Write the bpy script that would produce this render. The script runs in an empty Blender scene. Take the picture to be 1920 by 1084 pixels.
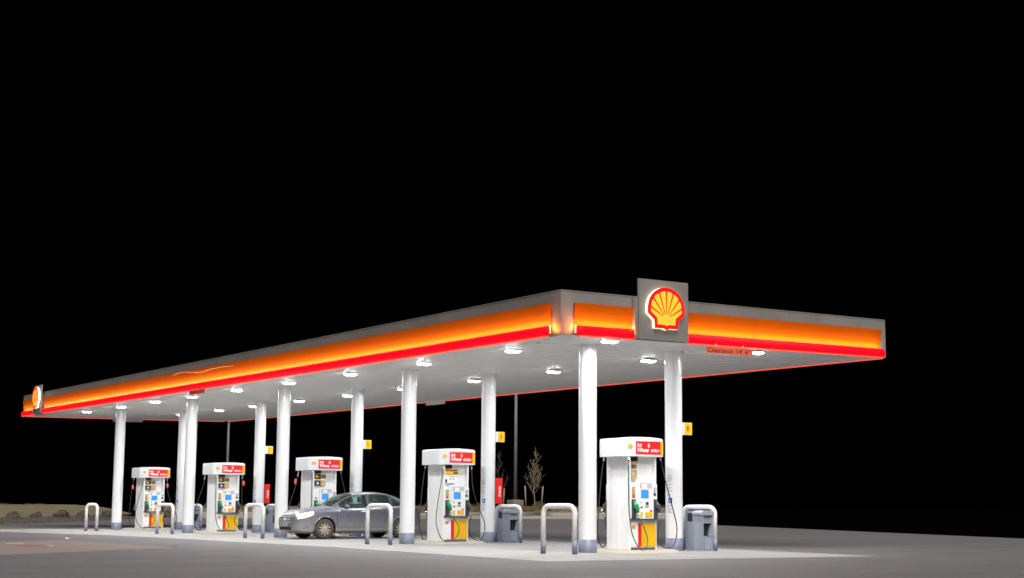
import bpy, bmesh, math, random
from mathutils import Vector, Matrix, noise
R = math.radians
random.seed(7)
sc = bpy.context.scene
COL = sc.collection

# ------------------------------------------------------------------ camera
cam_d = bpy.data.cameras.new('camera'); cam = bpy.data.objects.new('camera', cam_d); COL.objects.link(cam)
F_PX, CX, CY, YAW, PIT, ROL, CH = 2641.09, 1064.69, 612.47, 0.6110, 0.1262, 0.0027, 1.0782
fwd = Vector((math.sin(YAW)*math.cos(PIT), math.cos(YAW)*math.cos(PIT), math.sin(PIT)))
rgt = Vector((math.cos(YAW), -math.sin(YAW), 0)); upv = rgt.cross(fwd)
r2 = rgt*math.cos(ROL)+upv*math.sin(ROL); u2 = -rgt*math.sin(ROL)+upv*math.cos(ROL)
M = Matrix((r2, u2, -fwd)).transposed().to_4x4(); M.translation = Vector((0, 0, CH))
cam.matrix_world = M
cam_d.sensor_width = 36; cam_d.sensor_fit = 'HORIZONTAL'
cam_d.lens = F_PX/1920*36
cam_d.shift_x = (960-CX)/1920; cam_d.shift_y = (CY-542)/1920
cam_d.clip_end = 2000; cam_d.clip_start = .1
sc.camera = cam

# ------------------------------------------------------------------ night sky, dim wide light over the lot, exposure
w = bpy.data.worlds.new('World'); sc.world = w; w.use_nodes = True
bg = w.node_tree.nodes['Background']; bg.inputs[0].default_value = (0, 0, 0, 1); bg.inputs[1].default_value = 0
sun_d = bpy.data.lights.new('sun', 'SUN'); sun_d.energy = 4.9; sun_d.angle = R(50); sun_d.color = (1.0, .955, .93)
sun = bpy.data.objects.new('sun', sun_d); COL.objects.link(sun)
sun.rotation_euler = Vector((.30, .62, -.9)).to_track_quat('-Z', 'Y').to_euler()
sc.view_settings.view_transform = 'Standard'; sc.view_settings.look = 'None'
sc.view_settings.exposure = 0; sc.view_settings.gamma = 1
sc.cycles.use_denoising = True
sc.cycles.max_bounces = 8; sc.cycles.diffuse_bounces = 5; sc.cycles.glossy_bounces = 4
sc.cycles.transparent_max_bounces = 16
sc.cycles.sample_clamp_indirect = 6
LAMP_W = 122.0
STRIP_W = 6.6     # watts per metre of the fascia strips

# ------------------------------------------------------------------ materials
MATS = {}
def mat(name, color, rough=.5, metal=0.0, var=.0, vscale=6.0, bump=0.0, bscale=60.0, coat=0.0, emit=None, estr=0.0, spec=.5, alpha=None):
    if name in MATS: return MATS[name]
    m = bpy.data.materials.new(name); m.use_nodes = True; nt = m.node_tree; b = nt.nodes['Principled BSDF']
    b.inputs['Base Color'].default_value = (*color, 1); b.inputs['Roughness'].default_value = rough
    b.inputs['Metallic'].default_value = metal; b.inputs['Coat Weight'].default_value = coat
    b.inputs['Specular IOR Level'].default_value = spec
    tc = nt.nodes.new('ShaderNodeTexCoord')
    if var > 0:
        n = nt.nodes.new('ShaderNodeTexNoise'); n.inputs['Scale'].default_value = vscale; n.inputs['Detail'].default_value = 5
        nt.links.new(tc.outputs['Object'], n.inputs['Vector'])
        rp = nt.nodes.new('ShaderNodeMapRange'); rp.inputs[1].default_value = .3; rp.inputs[2].default_value = .7
        rp.inputs[3].default_value = 1-var; rp.inputs[4].default_value = 1+var*.5
        nt.links.new(n.outputs['Fac'], rp.inputs[0])
        mx = nt.nodes.new('ShaderNodeVectorMath'); mx.operation = 'SCALE'; mx.inputs[0].default_value = color
        nt.links.new(rp.outputs[0], mx.inputs['Scale']); nt.links.new(mx.outputs[0], b.inputs['Base Color'])
        r3 = nt.nodes.new('ShaderNodeMapRange'); r3.inputs[1].default_value = .3; r3.inputs[2].default_value = .7
        r3.inputs[3].default_value = max(0, rough-.08); r3.inputs[4].default_value = min(1, rough+.08)
        nt.links.new(n.outputs['Fac'], r3.inputs[0]); nt.links.new(r3.outputs[0], b.inputs['Roughness'])
    if bump > 0:
        n2 = nt.nodes.new('ShaderNodeTexNoise'); n2.inputs['Scale'].default_value = bscale; n2.inputs['Detail'].default_value = 6
        nt.links.new(tc.outputs['Object'], n2.inputs['Vector'])
        bp = nt.nodes.new('ShaderNodeBump'); bp.inputs['Strength'].default_value = bump; bp.inputs['Distance'].default_value = .02
        nt.links.new(n2.outputs['Fac'], bp.inputs['Height']); nt.links.new(bp.outputs[0], b.inputs['Normal'])
    if emit is not None:
        b.inputs['Emission Color'].default_value = (*emit, 1); b.inputs['Emission Strength'].default_value = estr
    MATS[name] = m
    return m

def ground_mat(name, base, dark, stain, fine_scale, rough, joints=False, cracks=False):
    m = bpy.data.materials.new(name); m.use_nodes = True; nt = m.node_tree; b = nt.nodes['Principled BSDF']
    N = nt.nodes.new; L = nt.links.new
    tc = N('ShaderNodeTexCoord')
    def noi(s, d=6, r=.6, vec=None):
        n = N('ShaderNodeTexNoise'); n.inputs['Scale'].default_value = s; n.inputs['Detail'].default_value = d
        n.inputs['Roughness'].default_value = r; L(vec or tc.outputs['Object'], n.inputs['Vector']); return n.outputs['Fac']
    def ramp(v, a, bb):
        r = N('ShaderNodeMapRange'); r.inputs[1].default_value = a; r.inputs[2].default_value = bb; L(v, r.inputs[0]); return r.outputs[0]
    def mix(f, a, bb):
        x = N('ShaderNodeMix'); x.data_type = 'RGBA'
        if hasattr(f, 'links') or not isinstance(f, float): L(f, x.inputs[0])
        else: x.inputs[0].default_value = f
        for k, c in ((6, a), (7, bb)):
            if isinstance(c, tuple): x.inputs[k].default_value = (*c, 1)
            else: L(c, x.inputs[k])
        return x.outputs[2]
    c = mix(ramp(noi(fine_scale, 4), .3, .7), dark, base)
    big = ramp(noi(.22, 5, .65), .40, .72)
    f2 = N('ShaderNodeMath'); f2.operation = 'MULTIPLY'; f2.inputs[1].default_value = .75; L(big, f2.inputs[0])
    c = mix(f2.outputs[0], c, stain)
    # tyre-polished streaks: noise stretched along the driving direction
    mp = N('ShaderNodeMapping'); mp.inputs['Scale'].default_value = (.18, 1.6, 1); L(tc.outputs['Object'], mp.inputs['Vector'])
    st = ramp(noi(1.0, 4, .6, mp.outputs[0]), .50, .75)
    f3 = N('ShaderNodeMath'); f3.operation = 'MULTIPLY'; f3.inputs[1].default_value = .7; L(st, f3.inputs[0])
    c = mix(f3.outputs[0], c, dark)
    sp = ramp(noi(1.3, 4, .6), .62, .70)
    f4 = N('ShaderNodeMath'); f4.operation = 'MULTIPLY'; f4.inputs[1].default_value = .6; L(sp, f4.inputs[0])
    c = mix(f4.outputs[0], c, tuple(x*.45 for x in dark))
    if joints:
        sx = N('ShaderNodeSeparateXYZ'); L(tc.outputs['Object'], sx.inputs[0])
        def line(sock, off, per):
            a = N('ShaderNodeMath'); a.operation = 'ADD'; a.inputs[1].default_value = off; L(sock, a.inputs[0])
            d = N('ShaderNodeMath'); d.operation = 'PINGPONG'; d.inputs[1].default_value = per/2; L(a.outputs[0], d.inputs[0])
            g = N('ShaderNodeMath'); g.operation = 'LESS_THAN'; g.inputs[1].default_value = .03; L(d.outputs[0], g.inputs[0]); return g.outputs[0]
        a = line(sx.outputs[0], .3, 3.9); e = line(sx.outputs[1], .8, 4.27)
        mm = N('ShaderNodeMath'); mm.operation = 'MAXIMUM'; L(a, mm.inputs[0]); L(e, mm.inputs[1])
        c = mix(mm.outputs[0], c, tuple(x*.3 for x in dark))
    L(c, b.inputs['Base Color'])
    rr = N('ShaderNodeMapRange'); rr.inputs[3].default_value = rough-.15; rr.inputs[4].default_value = rough+.1
    L(noi(.5, 4), rr.inputs[0]); L(rr.outputs[0], b.inputs['Roughness'])
    bp = N('ShaderNodeBump'); bp.inputs['Strength'].default_value = .5; bp.inputs['Distance'].default_value = .012
    L(noi(fine_scale*1.4, 5), bp.inputs['Height']); L(bp.outputs[0], b.inputs['Normal'])
    return m

WHITE = mat('white_paint', (.78, .78, .77), .30, var=.05, vscale=3)
COLW = mat('column_paint', (.80, .81, .82), .22, var=.02, vscale=1.2)
BAND = mat('grey_blue_paint', (.17, .19, .26), .45, var=.12, vscale=8)
PLAST = mat('pump_white', (.90, .905, .91), .35, var=.03, vscale=5)
HOODW = mat('hood_white', (.74, .755, .77), .30)
CEIL = mat('ceiling_metal', (.92, .92, .905), .33, spec=.45)
FGREY = mat('fascia_grey', (.21, .20, .183), .45, var=.10, vscale=1.5)
YPANEL = mat('yellow_panel', (.46, .078, .001), .6, var=.05, vscale=1.1, spec=.06)
REDBAR = mat('red_lightbar', (.35, .004, .006), .5, emit=(1, .0, .014), estr=.95, spec=.12)
REDLIP = mat('bar_lip', (.6, .1, .04), .4, emit=(1, .12, .06), estr=.85)
STRIPM = mat('led_strip', (.9, .8, .5), .4, emit=(1, .72, .3), estr=4)
DARK = mat('black_rubber', (.02, .02, .022), .5)
HOSEB = mat('black_hose', (.025, .024, .026), .42)
HOSEG = mat('green_hose', (.035, .11, .065), .42)
GREENN = mat('green_nozzle', (.01, .30, .10), .35)
DGREY = mat('dark_grey_plastic', (.06, .06, .065), .45)
CHROME2 = mat('bright_trim', (.88, .88, .88), .42, metal=.35)
CHROME = mat('bright_metal', (.75, .75, .75), .18, metal=1)
REDP = mat('red_sign', (.80, .02, .02), .4)
YELP = mat('yellow_sign', (.88, .50, .008), .4)
TANP = mat('tan_poster', (.50, .38, .16), .5, var=.1, vscale=14)
DKP = mat('dark_poster', (.07, .055, .04), .45, var=.3, vscale=18)
LGREY = mat('light_grey', (.55, .55, .55), .4)
TXTW = mat('white_lettering', (.9, .9, .9), .4)
TXTR = mat('red_lettering', (.50, .03, .01), .4)
TXTD = mat('dark_lettering', (.03, .02, .02), .5)
TXTG = mat('grey_lettering', (.36, .38, .38), .5)
BROWNR = mat('logo_ribs', (.70, .25, .01), .4)
BLUE = mat('blue_decal', (.02, .025, .50), .4)
SCREEN = mat('blue_screen', (.02, .1, .2), .2, emit=(.05, .38, .95), estr=.75)
BING = mat('bin_grey', (.24, .275, .335), .45, var=.1, vscale=7, bump=.05, bscale=120)
BINL = mat('bin_lid_grey', (.28, .315, .375), .42, var=.1, vscale=9)
BLACK = mat('black_recess', (.012, .012, .012), .6)
LENS = mat('lamp_lens', (.9, .9, .9), .3, emit=(1, .97, .97), estr=26)
HOUSE = mat('lamp_housing', (.75, .75, .75), .4)
SALMON = mat('clearance_sign_red', (.85, .20, .12), .4, var=.06, vscale=8)
SIGNBACK = mat('sign_back_white', (.78, .78, .76), .4, var=.05, vscale=6)
POLEM = mat('pole_bronze', (.11, .11, .115), .5, var=.1, vscale=3)
CONC2 = mat('pier_concrete', (.20, .18, .145), .8, var=.15, vscale=5, bump=.3)

# ------------------------------------------------------------------ mesh helpers
class MB:
    def __init__(s): s.v = []; s.f = []; s.sm = []
    def quad(s, a, b, c, d, sm=False):
        i = len(s.v); s.v += [tuple(a), tuple(b), tuple(c), tuple(d)]; s.f.append((i, i+1, i+2, i+3)); s.sm.append(sm); return s
    def poly(s, pts, sm=False):
        i = len(s.v); s.v += [tuple(p) for p in pts]; s.f.append(tuple(range(i, i+len(pts)))); s.sm.append(sm); return s
    def box(s, x0, x1, y0, y1, z0, z1):
        i = len(s.v)
        s.v += [(x, y, z) for z in (z0, z1) for x, y in ((x0, y0), (x1, y0), (x1, y1), (x0, y1))]
        for q in ((0, 3, 2, 1), (4, 5, 6, 7), (0, 1, 5, 4), (1, 2, 6, 5), (2, 3, 7, 6), (3, 0, 4, 7)):
            s.f.append(tuple(i+k for k in q)); s.sm.append(False)
        return s
    def bbox(s, x0, x1, y0, y1, z0, z1, r=.01, seg=2):
        bm = bmesh.new(); bmesh.ops.create_cube(bm, size=1)
        for v in bm.verts: v.co = Vector(((x0+x1)/2+v.co.x*(x1-x0), (y0+y1)/2+v.co.y*(y1-y0), (z0+z1)/2+v.co.z*(z1-z0)))
        bmesh.ops.bevel(bm, geom=list(bm.edges), offset=r, segments=seg, affect='EDGES', profile=.5)
        return s.add(bm)
    def add(s, bm, smooth=False, mtx=None):
        i = len(s.v); bm.verts.ensure_lookup_table()
        for k, v in enumerate(bm.verts): v.index = k
        s.v += [tuple((mtx @ v.co) if mtx else v.co) for v in bm.verts]
        for f in bm.faces: s.f.append(tuple(i+v.index for v in f.verts)); s.sm.append(smooth)
        bm.free(); return s
    def tube(s, pts, r, seg=12, caps=True):
        pts = [Vector(p) for p in pts]; n = len(pts); i0 = len(s.v)
        rr = r if isinstance(r, (list, tuple)) else [r]*n
        t0 = (pts[1]-pts[0]).normalized(); ref = Vector((0, 0, 1)) if abs(t0.z) < .9 else Vector((1, 0, 0))
        nx = t0.cross(ref).normalized()
        for k in range(n):
            t = (pts[min(k+1, n-1)]-pts[max(k-1, 0)]).normalized()
            nx = (nx-t*nx.dot(t)).normalized(); ny = t.cross(nx)
            for a in range(seg):
                an = 2*math.pi*a/seg; s.v.append(tuple(pts[k]+(nx*math.cos(an)+ny*math.sin(an))*rr[k]))
        for k in range(n-1):
            for a in range(seg):
                b = (a+1) % seg
                s.f.append((i0+k*seg+a, i0+k*seg+b, i0+(k+1)*seg+b, i0+(k+1)*seg+a)); s.sm.append(True)
        if caps:
            s.f.append(tuple(i0+a for a in reversed(range(seg)))); s.sm.append(False)
            s.f.append(tuple(i0+(n-1)*seg+a for a in range(seg))); s.sm.append(False)
        return s
    def lathe(s, prof, c=(0, 0, 0), seg=32, axis='Z'):
        i0 = len(s.v); c = Vector(c)
        for r, z in prof:
            for a in range(seg):
                an = 2*math.pi*a/seg; p = (r*math.cos(an), r*math.sin(an), z)
                if axis == 'Y': p = (p[0], p[2], p[1])
                s.v.append(tuple(c+Vector(p)))
        for k in range(len(prof)-1):
            for a in range(seg):
                b = (a+1) % seg; s.f.append((i0+k*seg+a, i0+k*seg+b, i0+(k+1)*seg+b, i0+(k+1)*seg+a)); s.sm.append(True)
        return s
    def prism(s, poly, h0, h1, fn=None, sides=True, front=True, back=True):
        """poly in (u,v), extruded along w from h0 to h1; fn maps (u,v,w) -> xyz"""
        fn = fn or (lambda u, v, w: (u, v, w)); n = len(poly); i = len(s.v)
        s.v += [tuple(fn(u, v, h0)) for u, v in poly]+[tuple(fn(u, v, h1)) for u, v in poly]
        if back: s.f.append(tuple(i+k for k in reversed(range(n)))); s.sm.append(False)
        if front: s.f.append(tuple(i+n+k for k in range(n))); s.sm.append(False)
        if sides:
            for k in range(n):
                b = (k+1) % n; s.f.append((i+k, i+b, i+n+b, i+n+k)); s.sm.append(False)
        return s
    def xf(s, fn): s.v = [tuple(fn(Vector(p))) for p in s.v]; return s
    def build(s, name, m, parent=None, loc=None, smooth=None, fixn=True):
        me = bpy.data.meshes.new(name); me.from_pydata(s.v, [], s.f)
        for p, q in zip(me.polygons, s.sm): p.use_smooth = q if smooth is None else smooth
        if fixn:
            bm = bmesh.new(); bm.from_mesh(me); bmesh.ops.remove_doubles(bm, verts=bm.verts, dist=1e-5)
            bmesh.ops.recalc_face_normals(bm, faces=bm.faces); bm.to_mesh(me); bm.free()
        me.materials.append(m); me.update()
        o = bpy.data.objects.new(name, me); COL.objects.link(o)
        if parent: o.parent = parent
        if loc: o.location = loc
        return o

def thing(name, label, cat, loc=(0, 0, 0), rz=0, group=None):
    o = bpy.data.objects.new(name, None); COL.objects.link(o); o.location = loc; o.rotation_euler = (0, 0, rz)
    o.empty_display_size = .1
    o['label'] = label; o['category'] = cat
    if group: o['group'] = group
    return o
def tag(o, label, cat, group=None, kind=None):
    o['label'] = label; o['category'] = cat
    if group: o['group'] = group
    if kind: o['kind'] = kind
    return o
def struct(o): o['kind'] = 'structure'; return o
def reuse(src, parent, loc=None, rz=0):
    o = src.copy(); COL.objects.link(o); o.parent = parent
    if loc is not None: o.location = loc
    if rz: o.rotation_euler = (0, 0, rz)
    return o

TXT = {}
def text_mb(s, w, h, fn, ext=.002, bold=.0, shear=0.0):
    """lettering fitted to w x h centred on (0,0), mapped by fn(u,v,d)"""
    cu = bpy.data.curves.new('lettering', 'FONT'); cu.body = s; cu.size = 1; cu.extrude = .0; cu.offset = bold; cu.resolution_u = 3; cu.shear = shear
    to = bpy.data.objects.new('lettering', cu); COL.objects.link(to)
    me = bpy.data.meshes.new_from_object(to.evaluated_get(bpy.context.evaluated_depsgraph_get()))
    bpy.data.objects.remove(to); bpy.data.curves.remove(cu)
    xs = [v.co.x for v in me.vertices]; ys = [v.co.y for v in me.vertices]
    ax, bx, ay, by = min(xs), max(xs), min(ys), max(ys)
    mb = MB()
    mb.v = [tuple(fn(((v.co.x-ax)/(bx-ax)-.5)*w, ((v.co.y-ay)/(by-ay)-.5)*h, ext)) for v in me.vertices]
    mb.f = [tuple(p.vertices) for p in me.polygons]; mb.sm = [False]*len(mb.f)
    bpy.data.meshes.remove(me)
    return mb
def face_mY(cx, cy, cz):   # panel facing -Y
    return lambda u, v, d: (cx+u, cy-d, cz+v)
def face_mX(cx, cy, cz):   # panel facing -X
    return lambda u, v, d: (cx-d, cy-u, cz+v)

# ------------------------------------------------------------------ scallop emblem outline (unit: 1 = full width)
half = [(0, -18), (40, 0), (167, 0), (175, 118), (262, 205), (268, 240), (266, 300), (255, 370), (236, 430), (206, 482), (166, 526), (120, 560), (75, 581), (34, 591), (0, 593)]
VS = .79/536
OUT = [(x/536, y*VS) for x, y in half]+[(-x/536, y*VS) for x, y in reversed(half[1:-1])]
def inset(poly, d):
    n = len(poly); out = []
    for k in range(n):
        a, b, c = Vector(poly[k-1]), Vector(poly[k]), Vector(poly[(k+1) % n])
        e1 = (b-a).normalized(); e2 = (c-b).normalized()
        n1 = Vector((-e1.y, e1.x)); n2 = Vector((-e2.y, e2.x)); m = (n1+n2)
        m = m.normalized() if m.length > 1e-6 else n1
        out.append(tuple(b+m*(d/max(.45, m.dot(n1)))))
    return out
INN = inset(OUT, .082)
APEX = (0, .205)
def ray_hit(poly, ang):
    d = Vector((math.sin(ang), math.cos(ang))); best = 0
    for k in range(len(poly)):
        a, b = Vector(poly[k]), Vector(poly[(k+1) % len(poly)]); e = b-a
        den = d.x*e.y-d.y*e.x
        if abs(den) < 1e-9: continue
        q = a-Vector(APEX); t = (q.x*e.y-q.y*e.x)/den; s_ = (q.x*d.y-q.y*d.x)/den
        if 0 <= s_ <= 1 and t > best: best = t
    return best
ANG = [R(a) for a in (-82, -60, -39, -19, 0, 19, 39, 60, 82)]
def yellow_poly():
    pts = []
    for k in range(8):
        for j in range(8):
            t = (j+.5)/8; a = ANG[k]+(ANG[k+1]-ANG[k])*t; r = ray_hit(INN, a)
            r *= 1-.07*abs(2*t-1)**4
            pts.append((APEX[0]+r*math.sin(a), APEX[1]+r*math.cos(a)))
    right = [p for p in INN if p[0] > .15 and p[1] < .25]; right.sort(key=lambda p: -p[1])
    low = [(x, y) for x, y in right]+[(.07, INN[1][1]), (0, INN[0][1]), (-.07, INN[1][1])]+[(-x, y) for x, y in reversed(right)]
    return pts+low
YEL = yellow_poly()
def rib_polys():
    out = []
    for a in ANG[1:-1]:
        r = ray_hit(INN, a)*1.0; d = Vector((math.sin(a), math.cos(a))); p = Vector((d.y, -d.x)); A = Vector(APEX)
        i0 = A+d*.10; i1 = A+d*r
        out.append([tuple(i0-p*.007), tuple(i0+p*.007), tuple(i1+p*.020), tuple(i1-p*.020)])
    return out
RIBS = rib_polys()
def emblem(parent, width, fn, mats, depth, lift=.004):
    """mats: returns(side), border, yellow, rib. fn(u,v,w): w = height above the panel."""
    S = lambda poly: [(x*width, (y-.42)*width) for x, y in poly]
    obs = []
    e = MB().prism(S(OUT), 0, depth, fn, front=False).build('emblem', mats[0], parent); obs.append(e)
    MB().prism(S(OUT), depth, depth+lift, fn, back=False).build('border', mats[1], e)
    MB().prism(S(YEL), depth+lift, depth+2*lift, fn, back=False).build('scallop', mats[2], e)
    rb = MB()
    for p in RIBS: rb.prism(S(p), depth+2*lift, depth+3*lift, fn, back=False)
    rb.build('ribs', mats[3], e)
    return e

# ------------------------------------------------------------------ ground
GX, GY = .0120, .0102
def tz(x, y): return GX*(x-20)+GY*(y-28)      # the canopy runs very slightly uphill over the lot
ASPH = ground_mat('asphalt', (.156, .153, .157), (.070, .068, .071), (.100, .094, .092), 15, .72)
CONC = ground_mat('concrete', (.33, .325, .315), (.24, .237, .230), (.25, .236, .21), 14, .70, joints=True)
PADM = ground_mat('tank_pad_concrete', (.215, .182, .16), (.165, .14, .122), (.18, .15, .13), 30, .75)
ISLM = ground_mat('island_concrete', (.46, .42, .35), (.36, .32, .26), (.33, .28, .21), 24, .75)
GUTM = ground_mat('gutter_concrete', (.30, .28, .24), (.22, .205, .175), (.25, .23, .195), 18, .8)
NIGHTM = mat('night_dark_ground', (.0006, .0006, .0006), 1.0, spec=0)  # unlit night beyond the lot is put into this near-black colour
BANKM = ground_mat('dry_bank', (.165, .138, .074), (.105, .088, .047), (.138, .118, .064), 9, .95)
GRAV = ground_mat('dark_gravel', (.11, .096, .078), (.035, .031, .027), (.07, .063, .053), 22, .95)

EDGE = [(2, 48), (10, 62), (18.1, 77), (25.7, 89), (31.5, 98.5), (36.2, 108.5)]
KERB = [(36.2, 108.5), (44, 106.0), (60.3, 94.4), (71.2, 86.8)]
lot = [(-60, -40), (60, -40), (44, 10), (40.3, 30.6), (52.1, 59.7), (71.2, 86.8)]+list(reversed(KERB[:-1]))+list(reversed(EDGE[:-1]))+[(-20, 20)]
a = MB().poly([(x, y, 0) for x, y in lot])
for k in range(len(lot)):
    p, q = lot[k], lot[(k+1) % len(lot)]; a.quad((*p, 0), (*q, 0), (*q, -.9), (*p, -.9))
asphalt = struct(a.build('asphalt_lot', ASPH, fixn=True))
struct(MB().poly([(-900, -900, -.9), (900, -900, -.9), (900, 900, -.9), (-900, 900, -.9)]).build('ground', NIGHTM))
slab = [(15.46, 22.75), (23.3, 21.45), (23.85, 30), (24.1, 62.5), (13.5, 63.2), (12.0, 62.6), (13.67, 57.9), (15.2, 50), (15.7, 45.5), (15.95, 33)]
struct(MB().prism(slab, -.05, .004).build('concrete_pavement', CONC))
pad = [(7.3, 31.45), (12.38, 34.8), (12.15, 43.4), (10.0, 42.6), (0, 39), (0, 26.5)]
struct(MB().prism(pad, -.05, .004).build('tank_pad_pavement', PADM))

def strip(path, offs, zs, name, m, rough=0.0, sub=1):
    """sheet laid along a path, outward offsets (left of travel) with heights"""
    P = []
    for k in range(len(path)-1):
        p, q = Vector(path[k]), Vector(path[k+1]); nseg = max(1, int((q-p).length/sub))
        for j in range(nseg): P.append(p.lerp(q, j/nseg))
    P.append(Vector(path[-1]))
    mb = MB(); rows = []
    for k, p in enumerate(P):
        t = (P[min(k+1, len(P)-1)]-P[max(k-1, 0)]).normalized(); nrm = Vector((-t.y, t.x))
        row = []
        for o, z in zip(offs, zs):
            c = p+nrm*o; zz = z+(noise.noise(Vector((c.x*.6, c.y*.6, o)))*rough if z > .06 else 0)
            row.append((c.x, c.y, zz))
        rows.append(row)
    n = len(offs)
    for r in rows: mb.v += r
    for k in range(len(rows)-1):
        for j in range(n-1):
            mb.f.append((k*n+j, k*n+j+1, (k+1)*n+j+1, (k+1)*n+j)); mb.sm.append(True)
    return mb.build(name, m, fixn=False)
struct(strip(EDGE, [0, .5, 1.2, 2.0, 2.8], [-.02, .10, .18, .22, .26], 'gravel_shoulder', GRAV, .06, .5))
struct(strip(EDGE+[(40.5, 119), (45, 130)], [2.6, 3.2, 4, 5, 6.2, 7.5, 9, 14, 30], [.20, .34, .52, .72, .90, .99, 1.02, .8, -1], 'hill_bank', BANKM, .05, .7))
struct(strip(KERB, [0, 1.5, 3.0], [.004, .16, .31], 'gutter_pavement', GUTM, 0, 2))
kb = strip(KERB, [2.98, 2.99, 3.0, 3.15, 3.16], [.0, .46, .48, .48, .40], 'kerb', GUTM, 0, 2); struct(kb)
struct(strip(KERB, [3.14, 4, 5, 6, 7.5, 9, 14, 30], [.44, .55, .66, .76, .90, .93, .8, -1], 'planting_bed_terrain', BANKM, .06, .7))

def bank_pt(path, idx_f, off):
    k = int(idx_f); f = idx_f-k; k2 = min(k+1, len(path)-1)
    p = Vector(path[k]).lerp(Vector(path[k2]), f); t = (Vector(path[k2])-Vector(path[max(0, k2-1)])).normalized()
    return p+Vector((-t.y, t.x))*off

# pixel helper used only to find the real ground position of things measured in the photograph
def at_depth(x, y, d):
    v = fwd+r2*((x-CX)/F_PX)+u2*((CY-y)/F_PX); return Vector((0, 0, CH))+v*(d/v.dot(fwd))

# boulders along the foot of the bank
ROCKM = mat('boulder', (.060, .050, .038), .9, var=.6, vscale=3.5, bump=.6, bscale=7)
def boulder(loc, sx, sy, sz, seed, label):
    bm = bmesh.new(); bmesh.ops.create_icosphere(bm, subdivisions=3, radius=1)
    rnd = random.Random(seed); o = Vector((rnd.random()*50, rnd.random()*50, 0))
    for v in bm.verts:
        n = v.co.normalized(); d = 1+.35*noise.noise(n*1.3+o)+.16*noise.noise(n*3.1+o)
        c = n*d
        for ax in range(3):     # facet the stone
            q = Vector((math.cos(seed*2+ax*2.1), math.sin(seed*2+ax*2.1), .35*ax-.2)).normalized(); t = c.dot(q)
            if t > .72: c -= q*(t-.72)*.85
        v.co = Vector((c.x*sx, c.y*sy, max(-.25, c.z)*sz))
    mb = MB(); mb.add(bm, False)
    o = mb.build('boulder', ROCKM, loc=loc); tag(o, label, 'boulder', 'boulders at the foot of the bank'); return o
bl = [(25, 975, 82.5, .42, 'low rounded boulder, leftmost of the row below the bank'),
      (69, 975, 86.2, .42, 'notched boulder second from the left in the row below the bank'),
      (114, 973.5, 90.2, .50, 'tallest dark boulder in the row below the bank'),
      (154, 972, 94, .42, 'brown boulder just left of the last hoop bollard'),
      (201, 971, 97.5, .44, 'boulder half hidden behind the last near column'),
      (316, 969.5, 104, .46, 'boulder seen between the farthest pump and a hoop bollard')]
for k, (x, y, d, s_, lb) in enumerate(bl):
    c = at_depth(x, y, d); boulder((c.x, c.y, .20), s_*(1.05 if k != 2 else 1.25), s_*.95, s_*.98, k+3, lb)
# loose stones of the shoulder: one uncountable mass
g = MB(); rnd = random.Random(3)
for k in range(1500):
    f = rnd.uniform(1.2, 4.6); o = rnd.uniform(.1, 2.9); p = bank_pt(EDGE, f, o); r = rnd.uniform(.04, .12)
    z = .10+.06*o; i = len(g.v)
    for dx, dy, dz in ((1, 0, 0), (-.5, .87, 0), (-.5, -.87, 0), (.1, .1, 1)):
        g.v.append((p.x+dx*r*rnd.uniform(.7, 1.2), p.y+dy*r*rnd.uniform(.7, 1.2), z-.03+dz*r*rnd.uniform(.7, 1.3)))
    for q in ((0, 1, 3), (1, 2, 3), (2, 0, 3)): g.f.append(tuple(i+e for e in q)); g.sm.append(False)
tag(g.build('gravel', GRAV), 'loose dark stones scattered along the foot of the bank', 'gravel', kind='stuff')
# dry grass on the bank and in the bed
GRASSM = mat('dry_grass', (.19, .15, .075), .9, var=.3, vscale=1.2)
g = MB()
def tuft(mb, p, h, n, rnd, spread=.16):
    for _ in range(n):
        a = rnd.uniform(0, 6.28); l = rnd.uniform(.5, 1)*h; b = Vector((p[0]+rnd.uniform(-spread, spread), p[1]+rnd.uniform(-spread, spread), p[2]))
        t = b+Vector((math.cos(a)*l*.45, math.sin(a)*l*.45, l)); s_ = Vector((-math.sin(a), math.cos(a), 0))*.014
        i = len(mb.v); mb.v += [tuple(b-s_), tuple(b+s_), tuple(t)]; mb.f.append((i, i+1, i+2)); mb.sm.append(False)
for k in range(260):
    f = rnd.uniform(1.3, 4.9); o = rnd.uniform(3.2, 7.5); p = bank_pt(EDGE, f, o)
    tuft(g, (p.x, p.y, .2+(o-2.6)*.17), rnd.uniform(.10, .2), 10, rnd, .3)
for k in range(420):
    f = rnd.uniform(0, 3.0); o = rnd.uniform(3.3, 7.5); p = bank_pt(KERB, f, o)
    tuft(g, (p.x, p.y, .44+(o-3.1)*.105), rnd.uniform(.2, .5), 12, rnd, .25)
tag(g.build('dry_grass', GRASSM, fixn=False), 'dry tan grass growing on the bank and in the planting bed', 'grass', kind='stuff')

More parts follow.
